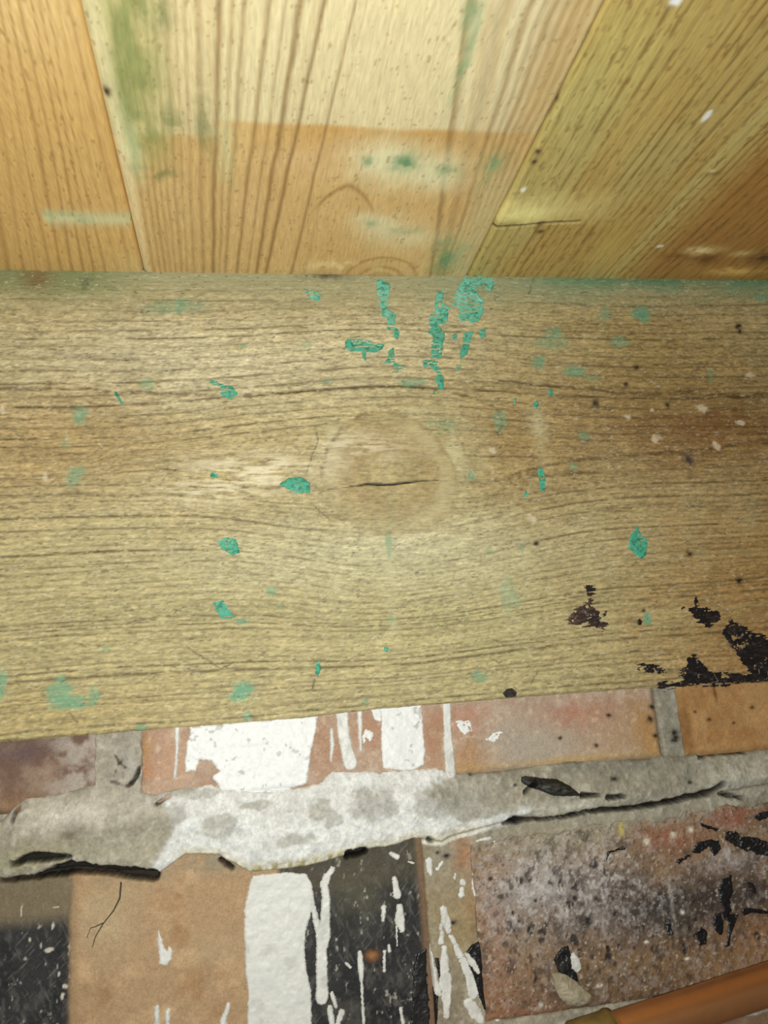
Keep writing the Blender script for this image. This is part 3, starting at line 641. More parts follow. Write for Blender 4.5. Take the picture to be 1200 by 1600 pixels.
# cracks under the bed
CR = [([(20, 1349), (48, 1341), (75, 1339), (110, 1338)], [.6, 1.5, 1.6, .3]), ([(50, 1373), (80, 1364), (110, 1357), (150, 1359), (200, 1365), (240, 1369)], [.6, 1.6, 2.6, 1.9, 2.1, 2.0]), ([(0, 1378), (50, 1372)], [.4, .5]),
      ([(345, 1345), (362, 1358)], [.5, .6]), ([(545, 1336), (570, 1330)], [1.3, 1.2]), ([(670, 1311), (676, 1313)], [.4, .5]),
      ([(790, 1288), (805, 1282), (830, 1282), (880, 1277), (940, 1266), (1000, 1262), (1060, 1250), (1110, 1238), (1130, 1226)], [.5, 1.0, .4, .5, .7, .8, 1.0, 1.1, 1.1]), ([(1130, 1241), (1165, 1247)], [.5, .3]),
      ([(950, 1246), (975, 1244)], [.7, .3]), ([(908, 1242), (935, 1243)], [.7, .4]), ([(820, 1238), (835, 1222)], [.5, .3]), ([(1095, 1183), (1120, 1178), (1170, 1176)], [.3, .5, .3]), ([(18, 1285), (22, 1270), (28, 1262)], [.2, .25, .1]),
      ([(245, 1258), (262, 1246)], [.3, .2]), ([(204, 1224), (213, 1212), (217, 1200)], [.2, .25, .1])]
def crack_field(X, Z):
    crk = np.zeros_like(X); deep = np.zeros_like(X)
    nz = 1.5 * (fbm(X, Z, 3, 4, 236) - .5); wz = .9 * (fbm(X, Z, 1.4, 4, 237) - .42)
    for P, wd in CR:
        s = sd_line(X, Z + nz, wp(P), np.array(wd) * .9) + wz; crk = np.maximum(crk, sst(.7, -.2, s)); deep = np.maximum(deep, sst(1.0, -.6, s))
    return crk, deep
def brick_quad(pts): return wp(pts)          # four corners: bottom-left, bottom-right, top-right, top-left
zU = lambda x: np.interp(x, bed_top[:, 0], bed_top[:, 1])
x_ = lambda u, v: float(wall(u, v)[0]); z_ = lambda u, v: float(wall(u, v)[1])
zUb = z_(240, 1240) - 4.0; zUt = zUb + 70
zLt = z_(668, 1335) + 9.5; zLb = zLt - 74.5
QU0 = (x_(165, 1180) - 215, x_(163, 1180), zUb + 1, zUt)
QU1 = (x_(217, 1200), x_(1036, 1150), zUb, zUt)
QU2 = (x_(1070, 1150), x_(1070, 1150) + 215, zUb - 1, zUt)
QL1 = (x_(672, 1420) - 222, x_(672, 1420), zLb, zLt)
QL2 = (x_(742, 1420), x_(742, 1420) + 216, zLb, zLt)
QL0 = (QL1[0] - 228, QL1[0] - 12, zLb, zLt)
zMt = zLb - 11
def wall_brick_fields(X, Z, Q, kind):
    x0, x1, z0, z1 = Q
    dx = np.minimum(X - x0, x1 - X); dz = np.minimum(Z - z0, z1 - Z)
    e = np.minimum(dx, dz)
    H = BF + 1.1 * (fbm(X, Z, 18, 4, 200) - .5) + .5 * (fbm(X, Z, 3, 3, 201) - .5) - 2.0 * np.clip(1 - e / 3.0, 0, 1) ** 2
    n = fbm(X, Z, 9, 5, 202); n2 = fbm(X, Z, 3, 4, 203)
    ones = np.ones(X.shape + (3,))
    rough = np.full(X.shape, .75)
    def P(u, v, ru, rv): return wspot(X, Z, u, v, ru, rv)
    if kind == 'U0':
        col = ones * lin((112, 88, 74)); col = mix(col, (150, 128, 108), sst(.45, .7, n) * .7)
        col = mix(col, (172, 160, 148), sst(x_(40, 1180), x_(120, 1180), X) * sst(.35, .65, fbm(X, Z, 6, 4, 204)) * .85)
        col = mix(col, (98, 78, 78), P(30, 1175, 40, 16) * .8); col = mix(col, (150, 118, 84), P(20, 1260, 40, 22) * .6)
    elif kind in ('U1',):
        col = ones * lin((178, 154, 134)); col = mix(col, (160, 122, 100), sst(.4, .7, n) * .5); col = mix(col, (200, 182, 164), sst(.5, .72, fbm(X, Z, 4, 5, 216)) * .5)
        for u, v, ru, rv, c, s in ((226, 1180, 10, 50, (168, 128, 84), .9), (232, 1205, 9, 14, (174, 112, 74), .6), (262, 1190, 28, 60, (186, 148, 120), .8), (505, 1170, 40, 60, (168, 128, 102), .8), (580, 1140, 30, 40, (170, 126, 96), .8),
                                   (676, 1160, 20, 60, (168, 124, 94), .9), (738, 1180, 36, 34, (172, 122, 72), 1), (735, 1200, 34, 12, (182, 142, 88), .8), (735, 1120, 40, 20, (172, 118, 92), .8), (830, 1160, 90, 50, (168, 158, 142), .9), (900, 1120, 70, 20, (176, 128, 104), .7),
                                   (960, 1160, 60, 40, (172, 142, 108), .6), (1010, 1140, 26, 50, (170, 132, 84), .9), (1024, 1160, 10, 30, (178, 136, 74), .6), (900, 1186, 140, 5, (184, 154, 98), .8), (900, 1110, 30, 16, (168, 112, 92), .5)):
            col = mix(col, c, P(u, v, ru, rv) * s * (.65 + .6 * n))
        col = mix(col, (208, 184, 156), sst(.6, .78, n2) * .5)
        for u, v, r_ in ((878, 1154, 4), (1020, 1125, 6), (1028, 1150, 5), (955, 1118, 4), (935, 1165, 4), (1023, 1105, 6)): col = mix(col, (52, 38, 26), P(u, v, r_, r_ * .8) * 1.1)
    elif kind == 'U2':
        col = ones * lin((180, 140, 92)); col = mix(col, (158, 112, 66), sst(.4, .7, n) * .55); col = mix(col, (208, 158, 100), sst(.62, .8, n2) * .4)
        col = mix(col, (120, 84, 44), P(1074, 1140, 8, 60) * .8); col = mix(col, (120, 78, 46), P(1121, 1082, 3, 16))
        for u, v, r_ in ((1112, 1124, 4), (1090, 1112, 3), (1150, 1130, 3), (1180, 1105, 4)): col = mix(col, (60, 38, 24), P(u, v, r_, r_ * .8))
    elif kind == 'L1':
        tan = ones * lin((172, 142, 108)); tan = mix(tan, (206, 172, 132), sst(.5, .72, n) * .5); tan = mix(tan, (150, 110, 72), sst(.56, .78, fbm(X, Z, 14, 4, 206)) * .5)
        tan = mix(tan, (178, 160, 126), (P(160, 1430, 50, 60) + P(330, 1490, 50, 30) * .6) * .55)
        dark = ones * lin((46, 45, 45)); dark = mix(dark, (30, 30, 32), sst(.4, .65, n) * .7); dark = mix(dark, (84, 80, 72), sst(.6, .78, fbm(X, Z, 8, 5, 207)) * .5)
        dark = mix(dark, (104, 100, 78), P(560, 1400, 50, 40) * .5); dark = mix(dark, (160, 106, 50), P(584, 1497, 9, 8))
        sx = fbm(X + .5 * Z, Z, .8, 2, 208, 6); dark = mix(dark, (150, 146, 138), sst(.72, .9, sx) * .28)
        sx = fbm(X - 1.0 * Z, Z + X * .3, .7, 2, 209, 5); dark = mix(dark, (160, 156, 148), sst(.74, .9, sx) * .25); dark = mix(dark, (96, 94, 88), sst(.54, .78, fbm(X, Z, 1.6, 3, 215, 3)) * .45)
        dark = mix(dark, (196, 190, 176), sst(.74, .82, fbm(X, Z, 1.4, 3, 214, 2.6)) * .6)
        wob = 2.0 * (fbm(X, Z, 6, 3, 210) - .5)
        lm = sst(1.6, -1.0, X - x_(108, 1500) + wob); rm = sst(-1.2, 1.4, X - x_(440, 1500) + wob)
        col = mix(tan, dark, np.maximum(lm, rm))
        col = mix(col, (150, 122, 88), np.exp(-((X - x_(113, 1500)) / 1.6) ** 2) * .6)
        edge_top = sst(-22, -15, Z - zLt + 1.5 * (fbm(X, Z, 8, 3, 211) - .5))
        col = mix(col, (122, 108, 84), edge_top * lm * .9); col = mix(col, (104, 94, 72), edge_top * rm * .4)
        col = mix(col, (150, 120, 92), sst(x_(652, 1420), x_(668, 1420), X) * .8)
        for u, v, a, b in ((73, 1487, 9, 5), (44, 1470, 2.6, 5), (95, 1560, 4, 7), (100, 1545, 5, 5), (90, 1525, 2.6, 5), (62, 1480, 2, 5), (32, 1425, 1.5, 16), (85, 1420, 7, 1.6), (80, 1450, 2, 7)): col = mix(col, (208, 200, 184), sst(.4, .7, P(u, v, a, b) * (.6 + .7 * n2)) * .85)
        rough = rough - .12 * np.maximum(lm, rm)
    elif kind == 'L2':
        col = ones * lin((150, 118, 84)); col = mix(col, (118, 88, 60), sst(.42, .68, n) * .6)
        for u, v, ru, rv, c, s in ((775, 1480, 26, 150, (160, 114, 84), .9), (840, 1580, 60, 50, (146, 106, 82), .85), (990, 1310, 260, 40, (132, 116, 92), .8), (880, 1310, 130, 26, (158, 148, 126), .8), (1010, 1275, 120, 14, (160, 154, 134), .8), (1050, 1310, 60, 26, (150, 92, 66), .8), (1150, 1275, 40, 16, (152, 92, 74), .8),
                                   (860, 1390, 100, 50, (176, 172, 168), .95), (930, 1430, 110, 50, (126, 116, 114), .85), (1040, 1420, 130, 56, (52, 50, 50), .98), (1150, 1350, 60, 16, (168, 156, 150), .8), (1170, 1410, 60, 46, (50, 48, 52), .85),
                                   (820, 1470, 80, 60, (140, 122, 104), .6), (960, 1540, 130, 46, (104, 86, 64), .9), (1180, 1460, 40, 30, (156, 118, 84), .7), (1000, 1560, 90, 16, (112, 88, 68), .6)):
            col = mix(col, c, P(u, v, ru, rv) * s * (.7 + .55 * n))
        lac = sst(.52, .6, n2) * sst(.75, .66, n2) * (P(850, 1420, 110, 90) + P(960, 1400, 120, 60))
        col = mix(col, (188, 178, 168), np.clip(lac, 0, 1) * .25)
        pit = sst(.68, .76, fbm(X, Z, 2.4, 2, 212, 3)) * np.clip(P(860, 1420, 110, 80) * 1.1 + P(960, 1480, 160, 70) * .8, 0, 1)
        col = mix(col, (42, 36, 36), pit * .85); H = H - .6 * pit
        for u, v, a, b in ((817, 1378, 6, 7), (834, 1376, 4, 6), (880, 1390, 5, 11), (932, 1352, 7, 10), (950, 1366, 6, 8), (903, 1407, 5, 6), (831, 1458, 7, 9), (805, 1430, 4, 4), (920, 1444, 11, 13), (956, 1500, 7, 12), (955, 1486, 5, 6), (1048, 1450, 7, 16), (1098, 1466, 11, 15), (1082, 1453, 4, 6), (1090, 1442, 5, 7), (1075, 1485, 5, 12), (840, 1530, 4, 12), (770, 1375, 6, 4), (1190, 1465, 5, 10)):
            m = sst(.35, .75, P(u, v, a, b) * (.7 + .5 * n2)); col = mix(col, (34, 28, 26), m * .9); H = H - .5 * m
        col = mix(col, (170, 160, 150), np.exp(-((X - x_(1052, 1400)) / .8) ** 2) * sst(z_(1050, 1480), z_(1050, 1440), Z) * sst(z_(1050, 1360), z_(1050, 1380), Z) * .7)
        for u, v, a, b in ((1057, 1305, 4, 5), (1014, 1315, 5, 4), (1082, 1298, 4, 5), (755, 1312, 2, 3)): col = mix(col, (226, 216, 190), P(u, v, a, b) * 1.2)
        for u, v, a, b in ((1070, 1427, 3, 3), (1014, 1474, 3, 2), (1078, 1500, 4, 2), (848, 1572, 4, 4), (940, 1543, 4, 3)): col = mix(col, (236, 230, 214), P(u, v, a, b) * 1.2)
        col = mix(col, (196, 176, 74), P(974, 1295, 4, 14) * .9)
        rough = rough - .2 * sst(.3, .8, P(1040, 1420, 200, 80))
    else:
        col = ones * lin((140, 110, 86)); col = mix(col, (96, 86, 80), sst(.4, .7, n) * .7); col = mix(col, (176, 160, 140), sst(.6, .8, n2) * .4)
    if kind == 'L1':
        col = mix(col, (150, 138, 114), (P(330, 1352, 54, 16) + .6 * P(200, 1375, 70, 8)) * 1.1 * sst(.3, .55, fbm(X, Z, 4, 4, 228)))
    # mottled soot, lime bloom and grit
    if kind == 'L2':
        g1 = fbm(X, Z, 2.2, 4, 217); g2 = fbm(X, Z, 5.5, 4, 218); g3 = fbm(X, Z, .9, 3, 219)
        up = np.clip(P(860, 1390, 120, 60) + P(1160, 1345, 60, 22) + .5 * P(960, 1380, 60, 30), 0, 1)
        col = mix(col, (192, 184, 178), sst(.5, .68, g1) * (.2 + .65 * up)); col = mix(col, (62, 52, 46), sst(.56, .74, g2) * .55)
        col = mix(col, (58, 48, 44), sst(.64, .76, g3) * .6); col = mix(col, (206, 196, 180), sst(.68, .8, fbm(X, Z, 1.1, 3, 227)) * .55)
        H = H + .8 * (g1 - .5) + .5 * (g3 - .5)
    # shared: clay speckle
    if kind in ('L1', 'L2'):
        ck, dp = crack_field(X, Z); H = H - 7.0 * dp; col = mix(col, (14, 11, 9), ck * .95)
    col = col * (.86 + .28 * fbm(X, Z, 1.4, 3, 213))[..., None]
    return col, H, rough

wall_col = None
# mortar body: beds and perpends stand out between (and smear over) the bricks
mx = axis(XL - 2, x_(1220, 1500) + 26, -400, 560, 0.45, 3.0); mz = axis(z_(600, 1610) - 22, z_(1200, 1066) + 6, -330, 30, 0.45, 6)
mz = mz[mz <= 14]
MX, MZ = np.meshgrid(mx, mz)
def in_brick(X, Z, Q, m=0): return np.minimum(np.minimum(X - Q[0], Q[1] - X), np.minimum(Z - Q[2], Q[3] - Z)) - m
tb = np.interp(MX, bed_top[:, 0], bed_top[:, 1]) + 1.6 * (fbm(MX, MZ, 8, 4, 220) - .5)
bb = np.interp(MX, bed_bot[:, 0], bed_bot[:, 1]) + .8 * (fbm(MX, MZ, 4, 3, 221) - .5)
n8 = fbm(MX, MZ, 8, 5, 222); n3 = fbm(MX, MZ, 2.6, 4, 223); n20 = fbm(MX, MZ, 24, 3, 224)
a_top = tb - MZ; a_bot = MZ - bb             # >0 inside the bed
inbed = np.minimum(a_top, a_bot)
MH = np.full(MX.shape, BF - 5.0) + 1.0 * (n3 - .5)
bedH = BF + .5 + 3.2 * sst(0, 9, a_bot) * sst(-2, 14, a_top) * (.6 + .8 * n20) + 1.7 * np.exp(-((a_bot - 3) / 4) ** 2) + 2.2 * (n8 - .5) + 1.3 * (n3 - .5)
MH = np.where(inbed > 0, np.maximum(MH, BF + (bedH - BF) * sst(0, 1.2, inbed) - 3 * sst(.8, 0, inbed) * sst(2, 0, a_bot)), MH)
# soft fillet spilling onto the brick above the bed
spill = sst(-5, 1, a_top) * 0
# perpends
def perp(xa, xb, za, zb_, hh, seed, H):
    e = np.minimum(MX - xa, xb - MX) + 1.4 * (fbm(MX, MZ, 5, 3, seed) - .5)
    m = sst(-.5, .8, e) * (MZ > za) * (MZ < zb_)
    return np.where(m > .02, np.maximum(H, (BF - 4) + (hh + 4) * m + .9 * (n8 - .5) + .6 * (n3 - .5)), H)
MH = perp(x_(146, 1180), x_(222, 1190), zUb - 6, 40, .9, 230, MH)
MH = perp(x_(1035, 1130), x_(1071, 1130), zUb - 6, 40, -1.0, 231, MH)
MH = perp(x_(668, 1420), x_(748, 1420), zLb - 12, zLt + 6, .35, 232, MH)
MH = perp(QL0[1] - 1, QL1[0] + 1, zLb - 12, zLt + 6, -1, 233, MH)
MH = perp(QL2[1] - 1, QL2[1] + 14, zLb - 12, zLt + 6, -1, 234, MH)
# lower bed
e2 = np.minimum(MZ - (zMt - 1), zLb + 1.5 - MZ) + 1.2 * (fbm(MX, MZ, 7, 3, 235) - .5)
MH = np.where(e2 > -.5, np.maximum(MH, BF - 3 + 2.6 * sst(-.5, 1.5, e2) + 1.0 * (n8 - .5)), MH)
# mortar smeared over the head of the lower bricks (thin, patchy)
sm_r = sst(-1.5, 1.5, (MZ - (np.interp(MX, bed_bot[:, 0], bed_bot[:, 1]) - 7 * (n8 + .35))) ) * (MZ < bb + .5) * sst(x_(700, 1350), x_(770, 1350), MX)
MH = np.where(sm_r > .3, np.maximum(MH, BF + .5 * sm_r + .9 * (n3 - .5) + 1.0 * (n8 - .45)), MH)
crk, deep = crack_field(MX, MZ)
MH = MH - 7.0 * deep
# colour of the mortar
mcol = np.ones(MX.shape + (3,)) * lin((160, 152, 134))
mcol = mix(mcol, (128, 122, 106), sst(.45, .7, n8) * .55); mcol = mix(mcol, (186, 180, 166), sst(.55, .75, n3) * .5)
def MP(u, v, ru, rv): return wspot(MX, MZ, u, v, ru, rv)
for u, v, ru, rv, c, s in ((110, 1270, 90, 26, (202, 194, 180), .9), (230, 1250, 90, 30, (186, 180, 166), .7), (60, 1330, 70, 16, (150, 144, 118), .8), (190, 1330, 70, 26, (170, 164, 144), .7), (110, 1305, 16, 12, (120, 110, 92), .8), (30, 1350, 40, 14, (160, 156, 124), .6),
                           (1050, 1210, 140, 30, (146, 142, 126), .7), (1150, 1215, 60, 24, (190, 186, 170), .8), (870, 1262, 110, 12, (196, 192, 176), .8), (960, 1195, 110, 10, (118, 116, 106), .6), (190, 1180, 28, 40, (166, 158, 146), .7), (206, 1190, 12, 24, (176, 170, 160), .8), (1052, 1140, 20, 60, (138, 134, 120), .8), (1060, 1130, 6, 50, (156, 152, 136), .6),
                           (700, 1400, 60, 90, (152, 138, 112), .8), (740, 1420, 18, 60, (166, 128, 90), .6), (725, 1335, 16, 26, (168, 118, 80), .85), (760, 1365, 16, 22, (164, 108, 76), .8), (650, 1340, 24, 16, (132, 120, 82), .8), (690, 1340, 26, 14, (150, 142, 126), .8), (850, 1300, 80, 14, (156, 146, 122), .7), (1000, 1280, 90, 12, (162, 156, 136), .7), (310, 1355, 30, 14, (150, 138, 112), .8), (715, 1460, 40, 60, (150, 128, 82), .6), (690, 1560, 40, 50, (128, 112, 88), .6),
                           (720, 1250, 56, 40, (166, 166, 160), .5)):
    mcol = mix(mcol, c, MP(u, v, ru, rv) * s)
# whitewash splashed over the bed
wn = 3.2 * (fbm(MX, MZ, 7, 5, 240) - .5)
sp = wp([(255, 1245), (300, 1240), (340, 1215), (500, 1222), (520, 1195), (600, 1195), (690, 1195), (700, 1215), (660, 1240), (690, 1265), (725, 1285), (780, 1270), (830, 1262), (790, 1288), (720, 1310), (690, 1322), (640, 1318), (560, 1340), (500, 1358), (390, 1375), (340, 1345), (285, 1345), (250, 1372), (235, 1360), (262, 1320), (275, 1290)])
ws = sd_poly(MX, MZ, sp) + wn
wm = sst(.8, -.8, ws) * (inbed > -1.5)
for u, v, ru, rv in ((345, 1292, 34, 26), (498, 1264, 24, 20), (520, 1280, 14, 16), (580, 1258, 46, 32), (690, 1248, 50, 34), (460, 1312, 40, 10), (400, 1258, 30, 8), (310, 1240, 40, 10), (272, 1275, 16, 20), (800, 1258, 26, 12)):
    wm = wm * (1 - .85 * sst(.35, .65, MP(u, v, ru, rv) * (.65 + .7 * n8)))
mcol = mix(mcol, (188, 188, 182), sst(3, -1, ws) * (inbed > -1.5) * .6)
mcol = mix(mcol, (222, 222, 218), wm * (.78 + .22 * sst(.4, .6, n8)))
mcol = mix(mcol, (226, 218, 190), sst(6, 1, a_bot) * (a_bot > -1) * sst(x_(250, 1350), x_(300, 1350), MX) * sst(x_(800, 1290), x_(700, 1300), MX) * .7)
moss = sst(5.5, 1.5, a_bot) * (a_bot > -.6) * sst(x_(360, 1350), x_(410, 1350), MX) * sst(x_(590, 1330), x_(520, 1340), MX) * sst(.35, .6, fbm(MX, MZ, 2.0, 3, 241, 4))
mcol = mix(mcol, (150, 136, 58), np.clip(moss, 0, 1) * .75)
mcol = mix(mcol, (118, 104, 62), np.exp(-((a_bot - .6) / .7) ** 2) * (a_bot > -1) * .45)
for u, v, r_ in ((1060, 1145, 6), (1060, 1157, 5), (1062, 1152, 4), (960, 1217, 5), (1077, 1222, 4), (806, 1227, 3), (805, 1281, 9), (737, 1211, 3), (686, 1334, 3), (710, 1444, 5), (700, 1340, 5)):
    m = MP(u, v, r_ * 1.1, r_ * .8); mcol = mix(mcol, (46, 40, 36), m * 1.1); MH = MH - .7 * m
mcol = mix(mcol, (14, 11, 9), crk * .95)
# roughened lip beside the left perpend
lip = sd_line(MX, MZ, wp([(178, 1178), (186, 1192), (196, 1200)]), [.1, .3, .1]); mcol = mix(mcol, (58, 50, 44), sst(.7, 0, lip + 2.6 * (n3 - .45)) * .8)
for P in ([(172, 1222), (200, 1228)], [(186, 1190), (180, 1205)], [(200, 1226), (222, 1210)]):
    lip = sd_line(MX, MZ, wp(P), .05); mcol = mix(mcol, (70, 62, 54), sst(.6, 0, lip + 2.4 * (n3 - .45)) * .7)
MH = MH + 1.5 * MP(203, 1185, 11, 22)
mcol = mcol * np.clip(1 + .5 * (fbm(MX, MZ, 1.0, 4, 242) - .5) + .45 * (n3 - .5), .5, 1.35)[..., None]
# dark tar and blotches on the perpend
zt_w = float(zUb + 30)
wall_b = slab('wall_back', MX, MZ, MH, 90.0, M_mortar, None, mcol, np.full(MX.shape, .85))
tag(wall_b, 'old brick wall with thick lime mortar bed and white paint splashes below the beam', kind='structure')
def mortar_surf(X, Z): return bilin(mx, mz, MH, X, Z)

bricks = {}
def add_brick(Q, kind, fine=True, clip_top=None):
    x0, x1, z0, z1 = Q
    st = .42 if fine else 2.4
    vx0, vx1 = XL - 3, x_(1210, 1500) + 26
    xs = axis(max(x0, vx0), min(x1, vx1), x0, x1, st, 2.2) if fine and x1 > vx0 and x0 < vx1 else np.linspace(x0, x1, int((x1 - x0) / 2.4))
    xs = np.unique(np.clip(xs, x0, x1))
    zs = np.unique(np.clip(np.arange(z0, min(z1, 12) + st, st), z0, min(z1, 12))) if z1 > 0 else np.unique(np.clip(np.arange(z0, z1 + st, st), z0, z1))
    X, Z = np.meshgrid(xs, zs)
    col, H, rg = wall_brick_fields(X, Z, (x0, x1, z0, z1), kind)
    o = slab('brick', X, Z, H, 88.0, M_brick, wall_b, col, rg)
    bricks[kind] = (o, xs, zs, H)
    return o
lab = {'U0': 'purple brown brick under the left end of the beam', 'U1': 'salmon brick half covered in white paint under the beam', 'U2': 'orange tan brick under the right end of the beam',
       'L1': 'tan brick with dark fired bands and white paint', 'L2': 'purple grey pitted brick beside the copper pipe'}
for Q, k in ((QU0, 'U0'), (QU1, 'U1'), (QU2, 'U2'), (QL1, 'L1'), (QL2, 'L2')):
    o = add_brick(Q, k); o['label'] = lab[k]
add_brick(QL0, 'x')
xo = QU2[1] + 11; add_brick((xo, xo + 215, zUb, zUt), 'x', False)
xo = QL2[1] + 11; add_brick((xo, xo + 215, zLb, zLt), 'x', False)
for j in range(2):
    z1 = zMt - 76 * j; z0 = z1 - 65
    off = 0 if j == 0 else 112
    for k in range(-2, 2):
        xa = QU1[0] + off + 226 * k
        add_brick((xa, xa + 215, z0, z1), 'x', False)
def surf_of(kind):
    o, xs, zs, H = bricks[kind]
    return lambda X, Z: np.maximum(bilin(xs, zs, H, X, Z), mortar_surf(X, Z))

# ---- white paint and drips, black tar: crusts lying on their brick
def white_col(X, Z, s):
    c = np.ones(X.shape + (3,)) * lin((214, 213, 206)); 
    return mix(c, (188, 187, 178), sst(.56, .76, fbm(X, Z, 6, 4, 250)) * .6)
def white_up(X, Z, s):
    c = np.ones(X.shape + (3,)) * lin((228, 228, 226)); n = fbm(X, Z, 3, 3, 251)
    c = mix(c, (176, 170, 164), sst(.71, .77, n) * .7)
    return c
def wpaint(kind, P, up=False, hole=0, wob=.5, seed=0, thick=.5, cf=None, name='white_paint', mat=None, rough=.5, par=None):
    W = wp(P); su = surf_of(kind) if kind else mortar_surf
    return patch(name, par or bricks[kind][0], mat or M_paint, lambda X, Z: sd_poly(X, Z, W), bbox_of(W), su, cf or (white_up if up else white_col), thick=thick, wob=wob, hole=hole, seed=seed, rough=rough)
def drip(kind, P, wd, seed=0, thick=.7, cf=None, name='paint_drip', mat=None, wob=.35, par=None, rough=.45):
    W = wp(P); wdm = np.array(wd, float) * PX; su = surf_of(kind) if kind else mortar_surf
    bb_ = bbox_of(W, float(wdm.max()) + 1.5)
    return patch(name, par or bricks[kind][0], mat or M_paint, lambda X, Z: sd_line(X, Z, W, wdm), bb_, su, cf or white_col, thick=thick, wob=wob, seed=seed, rough=rough)
wpaint('U1', [(297, 1136), (498, 1118), (494, 1140), (488, 1170), (483, 1200), (480, 1226), (460, 1232), (420, 1240), (380, 1238), (345, 1234), (330, 1215), (343, 1206), (330, 1190), (312, 1188), (305, 1204), (290, 1206), (288, 1190), (292, 1160)], True, 0, .6, 260)
wpaint('U1', [(598, 1106), (660, 1100), (663, 1140), (666, 1170), (664, 1196), (640, 1205), (600, 1200), (597, 1160)], True, 0, .4, 261)
drip('U1', [(535, 1112), (538, 1150), (545, 1180), (548, 1192)], [10, 9, 10, 11], 262)
drip('U1', [(276, 1136), (276, 1165), (274, 1200), (272, 1217)], [4, 3, 2.4, 2], 263)
drip('U1', [(700, 1098), (701, 1140), (703, 1170), (706, 1208)], [7, 6, 8, 8], 264)
drip('U1', [(563, 1108), (564, 1140), (565, 1172)], [4, 3.5, 2.5], 265)
drip('U1', [(519, 1140), (520, 1165), (518, 1190)], [3, 4, 2], 266)
wpaint('U1', [(572, 1140), (584, 1145), (582, 1160), (570, 1162), (566, 1150)], True, .35, .7, 267)
wpaint('U1', [(580, 1108), (598, 1106), (596, 1128), (586, 1124)], True, .0, .7, 292)
wpaint('U1', [(715, 1128), (735, 1125), (740, 1140), (728, 1148), (718, 1138)], True, .38, .9, 268, .3)
wpaint('U1', [(762, 1155), (780, 1142), (788, 1144), (772, 1160)], True, .38, .9, 269, .3)
wpaint('L1', [(394, 1370), (440, 1364), (478, 1366), (487, 1380), (490, 1400), (488, 1425), (480, 1450), (476, 1480), (478, 1510), (486, 1550), (489, 1640), (386, 1640), (388, 1560), (384, 1520), (381, 1460), (383, 1410)], False, 0, .45, 270)
drip('L1', [(520, 1360), (511, 1372), (507, 1384)], [4.5, 6, 6], 271); 
drip('L1', [(508, 1384), (510, 1410), (509, 1440), (506, 1468), (503, 1490), (504, 1530), (504, 1562)], [6, 6.5, 8, 10, 8, 8.5, 9], 272, .9)
drip('L1', [(487, 1400), (492, 1430), (498, 1455), (502, 1475)], [3, 4, 5, 7], 273)
drip('L1', [(563, 1490), (565, 1515), (566, 1540), (570, 1605)], [3, 5, 2, 2.2], 274)
drip('L1', [(618, 1375), (622, 1400)], [4, 6], 275); drip('L1', [(626, 1420), (626, 1440), (630, 1455)], [5, 8, 4], 276); drip('L1', [(621, 1450), (622, 1480)], [1.3, 1.2], 277)
drip('L1', [(612, 1335), (622, 1340)], [3, 4], 278); drip('L1', [(519, 1555), (526, 1575)], [3, 3], 279); drip('L1', [(516, 1578), (520, 1605)], [4, 4], 280); drip('L1', [(535, 1585), (528, 1605)], [5, 3], 281)
drip('L1', [(601, 1420), (600, 1440)], [4, 3], 282); drip('L1', [(602, 1490), (602, 1520)], [2.5, 2.5], 283); drip('L1', [(609, 1480), (610, 1488)], [2.5, 3], 284); drip('L1', [(640, 1348), (648, 1350)], [2, 2], 285)
drip('L1', [(542, 1508), (548, 1514)], [2, 2], 286); drip('L1', [(628, 1580), (632, 1605)], [2.5, 2.5], 287)
wpaint('L1', [(246, 1455), (252, 1468), (256, 1482), (260, 1490), (263, 1482), (267, 1486), (267, 1502), (258, 1512), (248, 1508), (246, 1490)], False, 0, .5, 288)
drip('L1', [(244, 1578), (245, 1610)], [4, 4], 289); drip('L1', [(261, 1584), (261, 1610)], [4, 3], 290); drip('L1', [(357, 1573), (354, 1585), (348, 1598), (350, 1612)], [3, 4, 4, 5], 291)
# on the flush joint
Z6 = lambda p: zoom(p, 600, 1300, 4.0)
for k, (P, wd) in enumerate((([(285, 720), (300, 830), (325, 930), (345, 1000)], [4, 5, 5, 7]), ([(382, 735), (385, 850), (392, 950), (398, 1050), (395, 1160)], [4, 7, 9, 8, 5]), ([(365, 600), (365, 700)], [4, 3]), ([(375, 485), (392, 560), (410, 630)], [5, 7, 4]), ([(430, 660), (470, 750), (515, 850)], [3, 4, 6]), ([(520, 860), (550, 930), (565, 1005)], [6, 7, 9]),
                                ([(575, 270), (610, 310)], [4, 9]), ([(580, 320), (585, 385)], [7, 4]), ([(640, 350), (638, 430)], [4, 5]), ([(290, 190), (300, 260)], [5, 4]), ([(370, 195), (345, 235)], [3, 3]), ([(490, 370), (490, 395)], [4, 5]), ([(652, 530), (650, 575)], [3, 4]), ([(643, 490), (644, 500)], [2, 2]), ([(455, 270), (450, 290)], [3, 3]), ([(500, 320), (510, 330)], [4, 4]), ([(590, 60), (670, 42)], [1.6, 1.4]), ([(695, 70), (690, 95)], [3, 3]))):
    drip(None, Z6(P), wd, 300 + k, .45, name='paint_drip', par=wall_b, wob=.95)
BK = lambda X, Z, s: mix(np.ones(X.shape + (3,)) * lin((24, 23, 24)), (60, 56, 52), sst(.6, .8, fbm(X, Z, 4, 4, 320)) * .4)
wpaint(None, Z6([(600, 690), (640, 695), (660, 725), (675, 800), (700, 900), (708, 1000), (702, 1090), (670, 1125), (640, 1120), (610, 1060), (580, 960), (560, 900), (530, 820), (515, 760), (545, 720)]), cf=BK, name='tar_or_hole_shade', mat=M_tar, thick=.9, seed=321, rough=.3, par=wall_b)
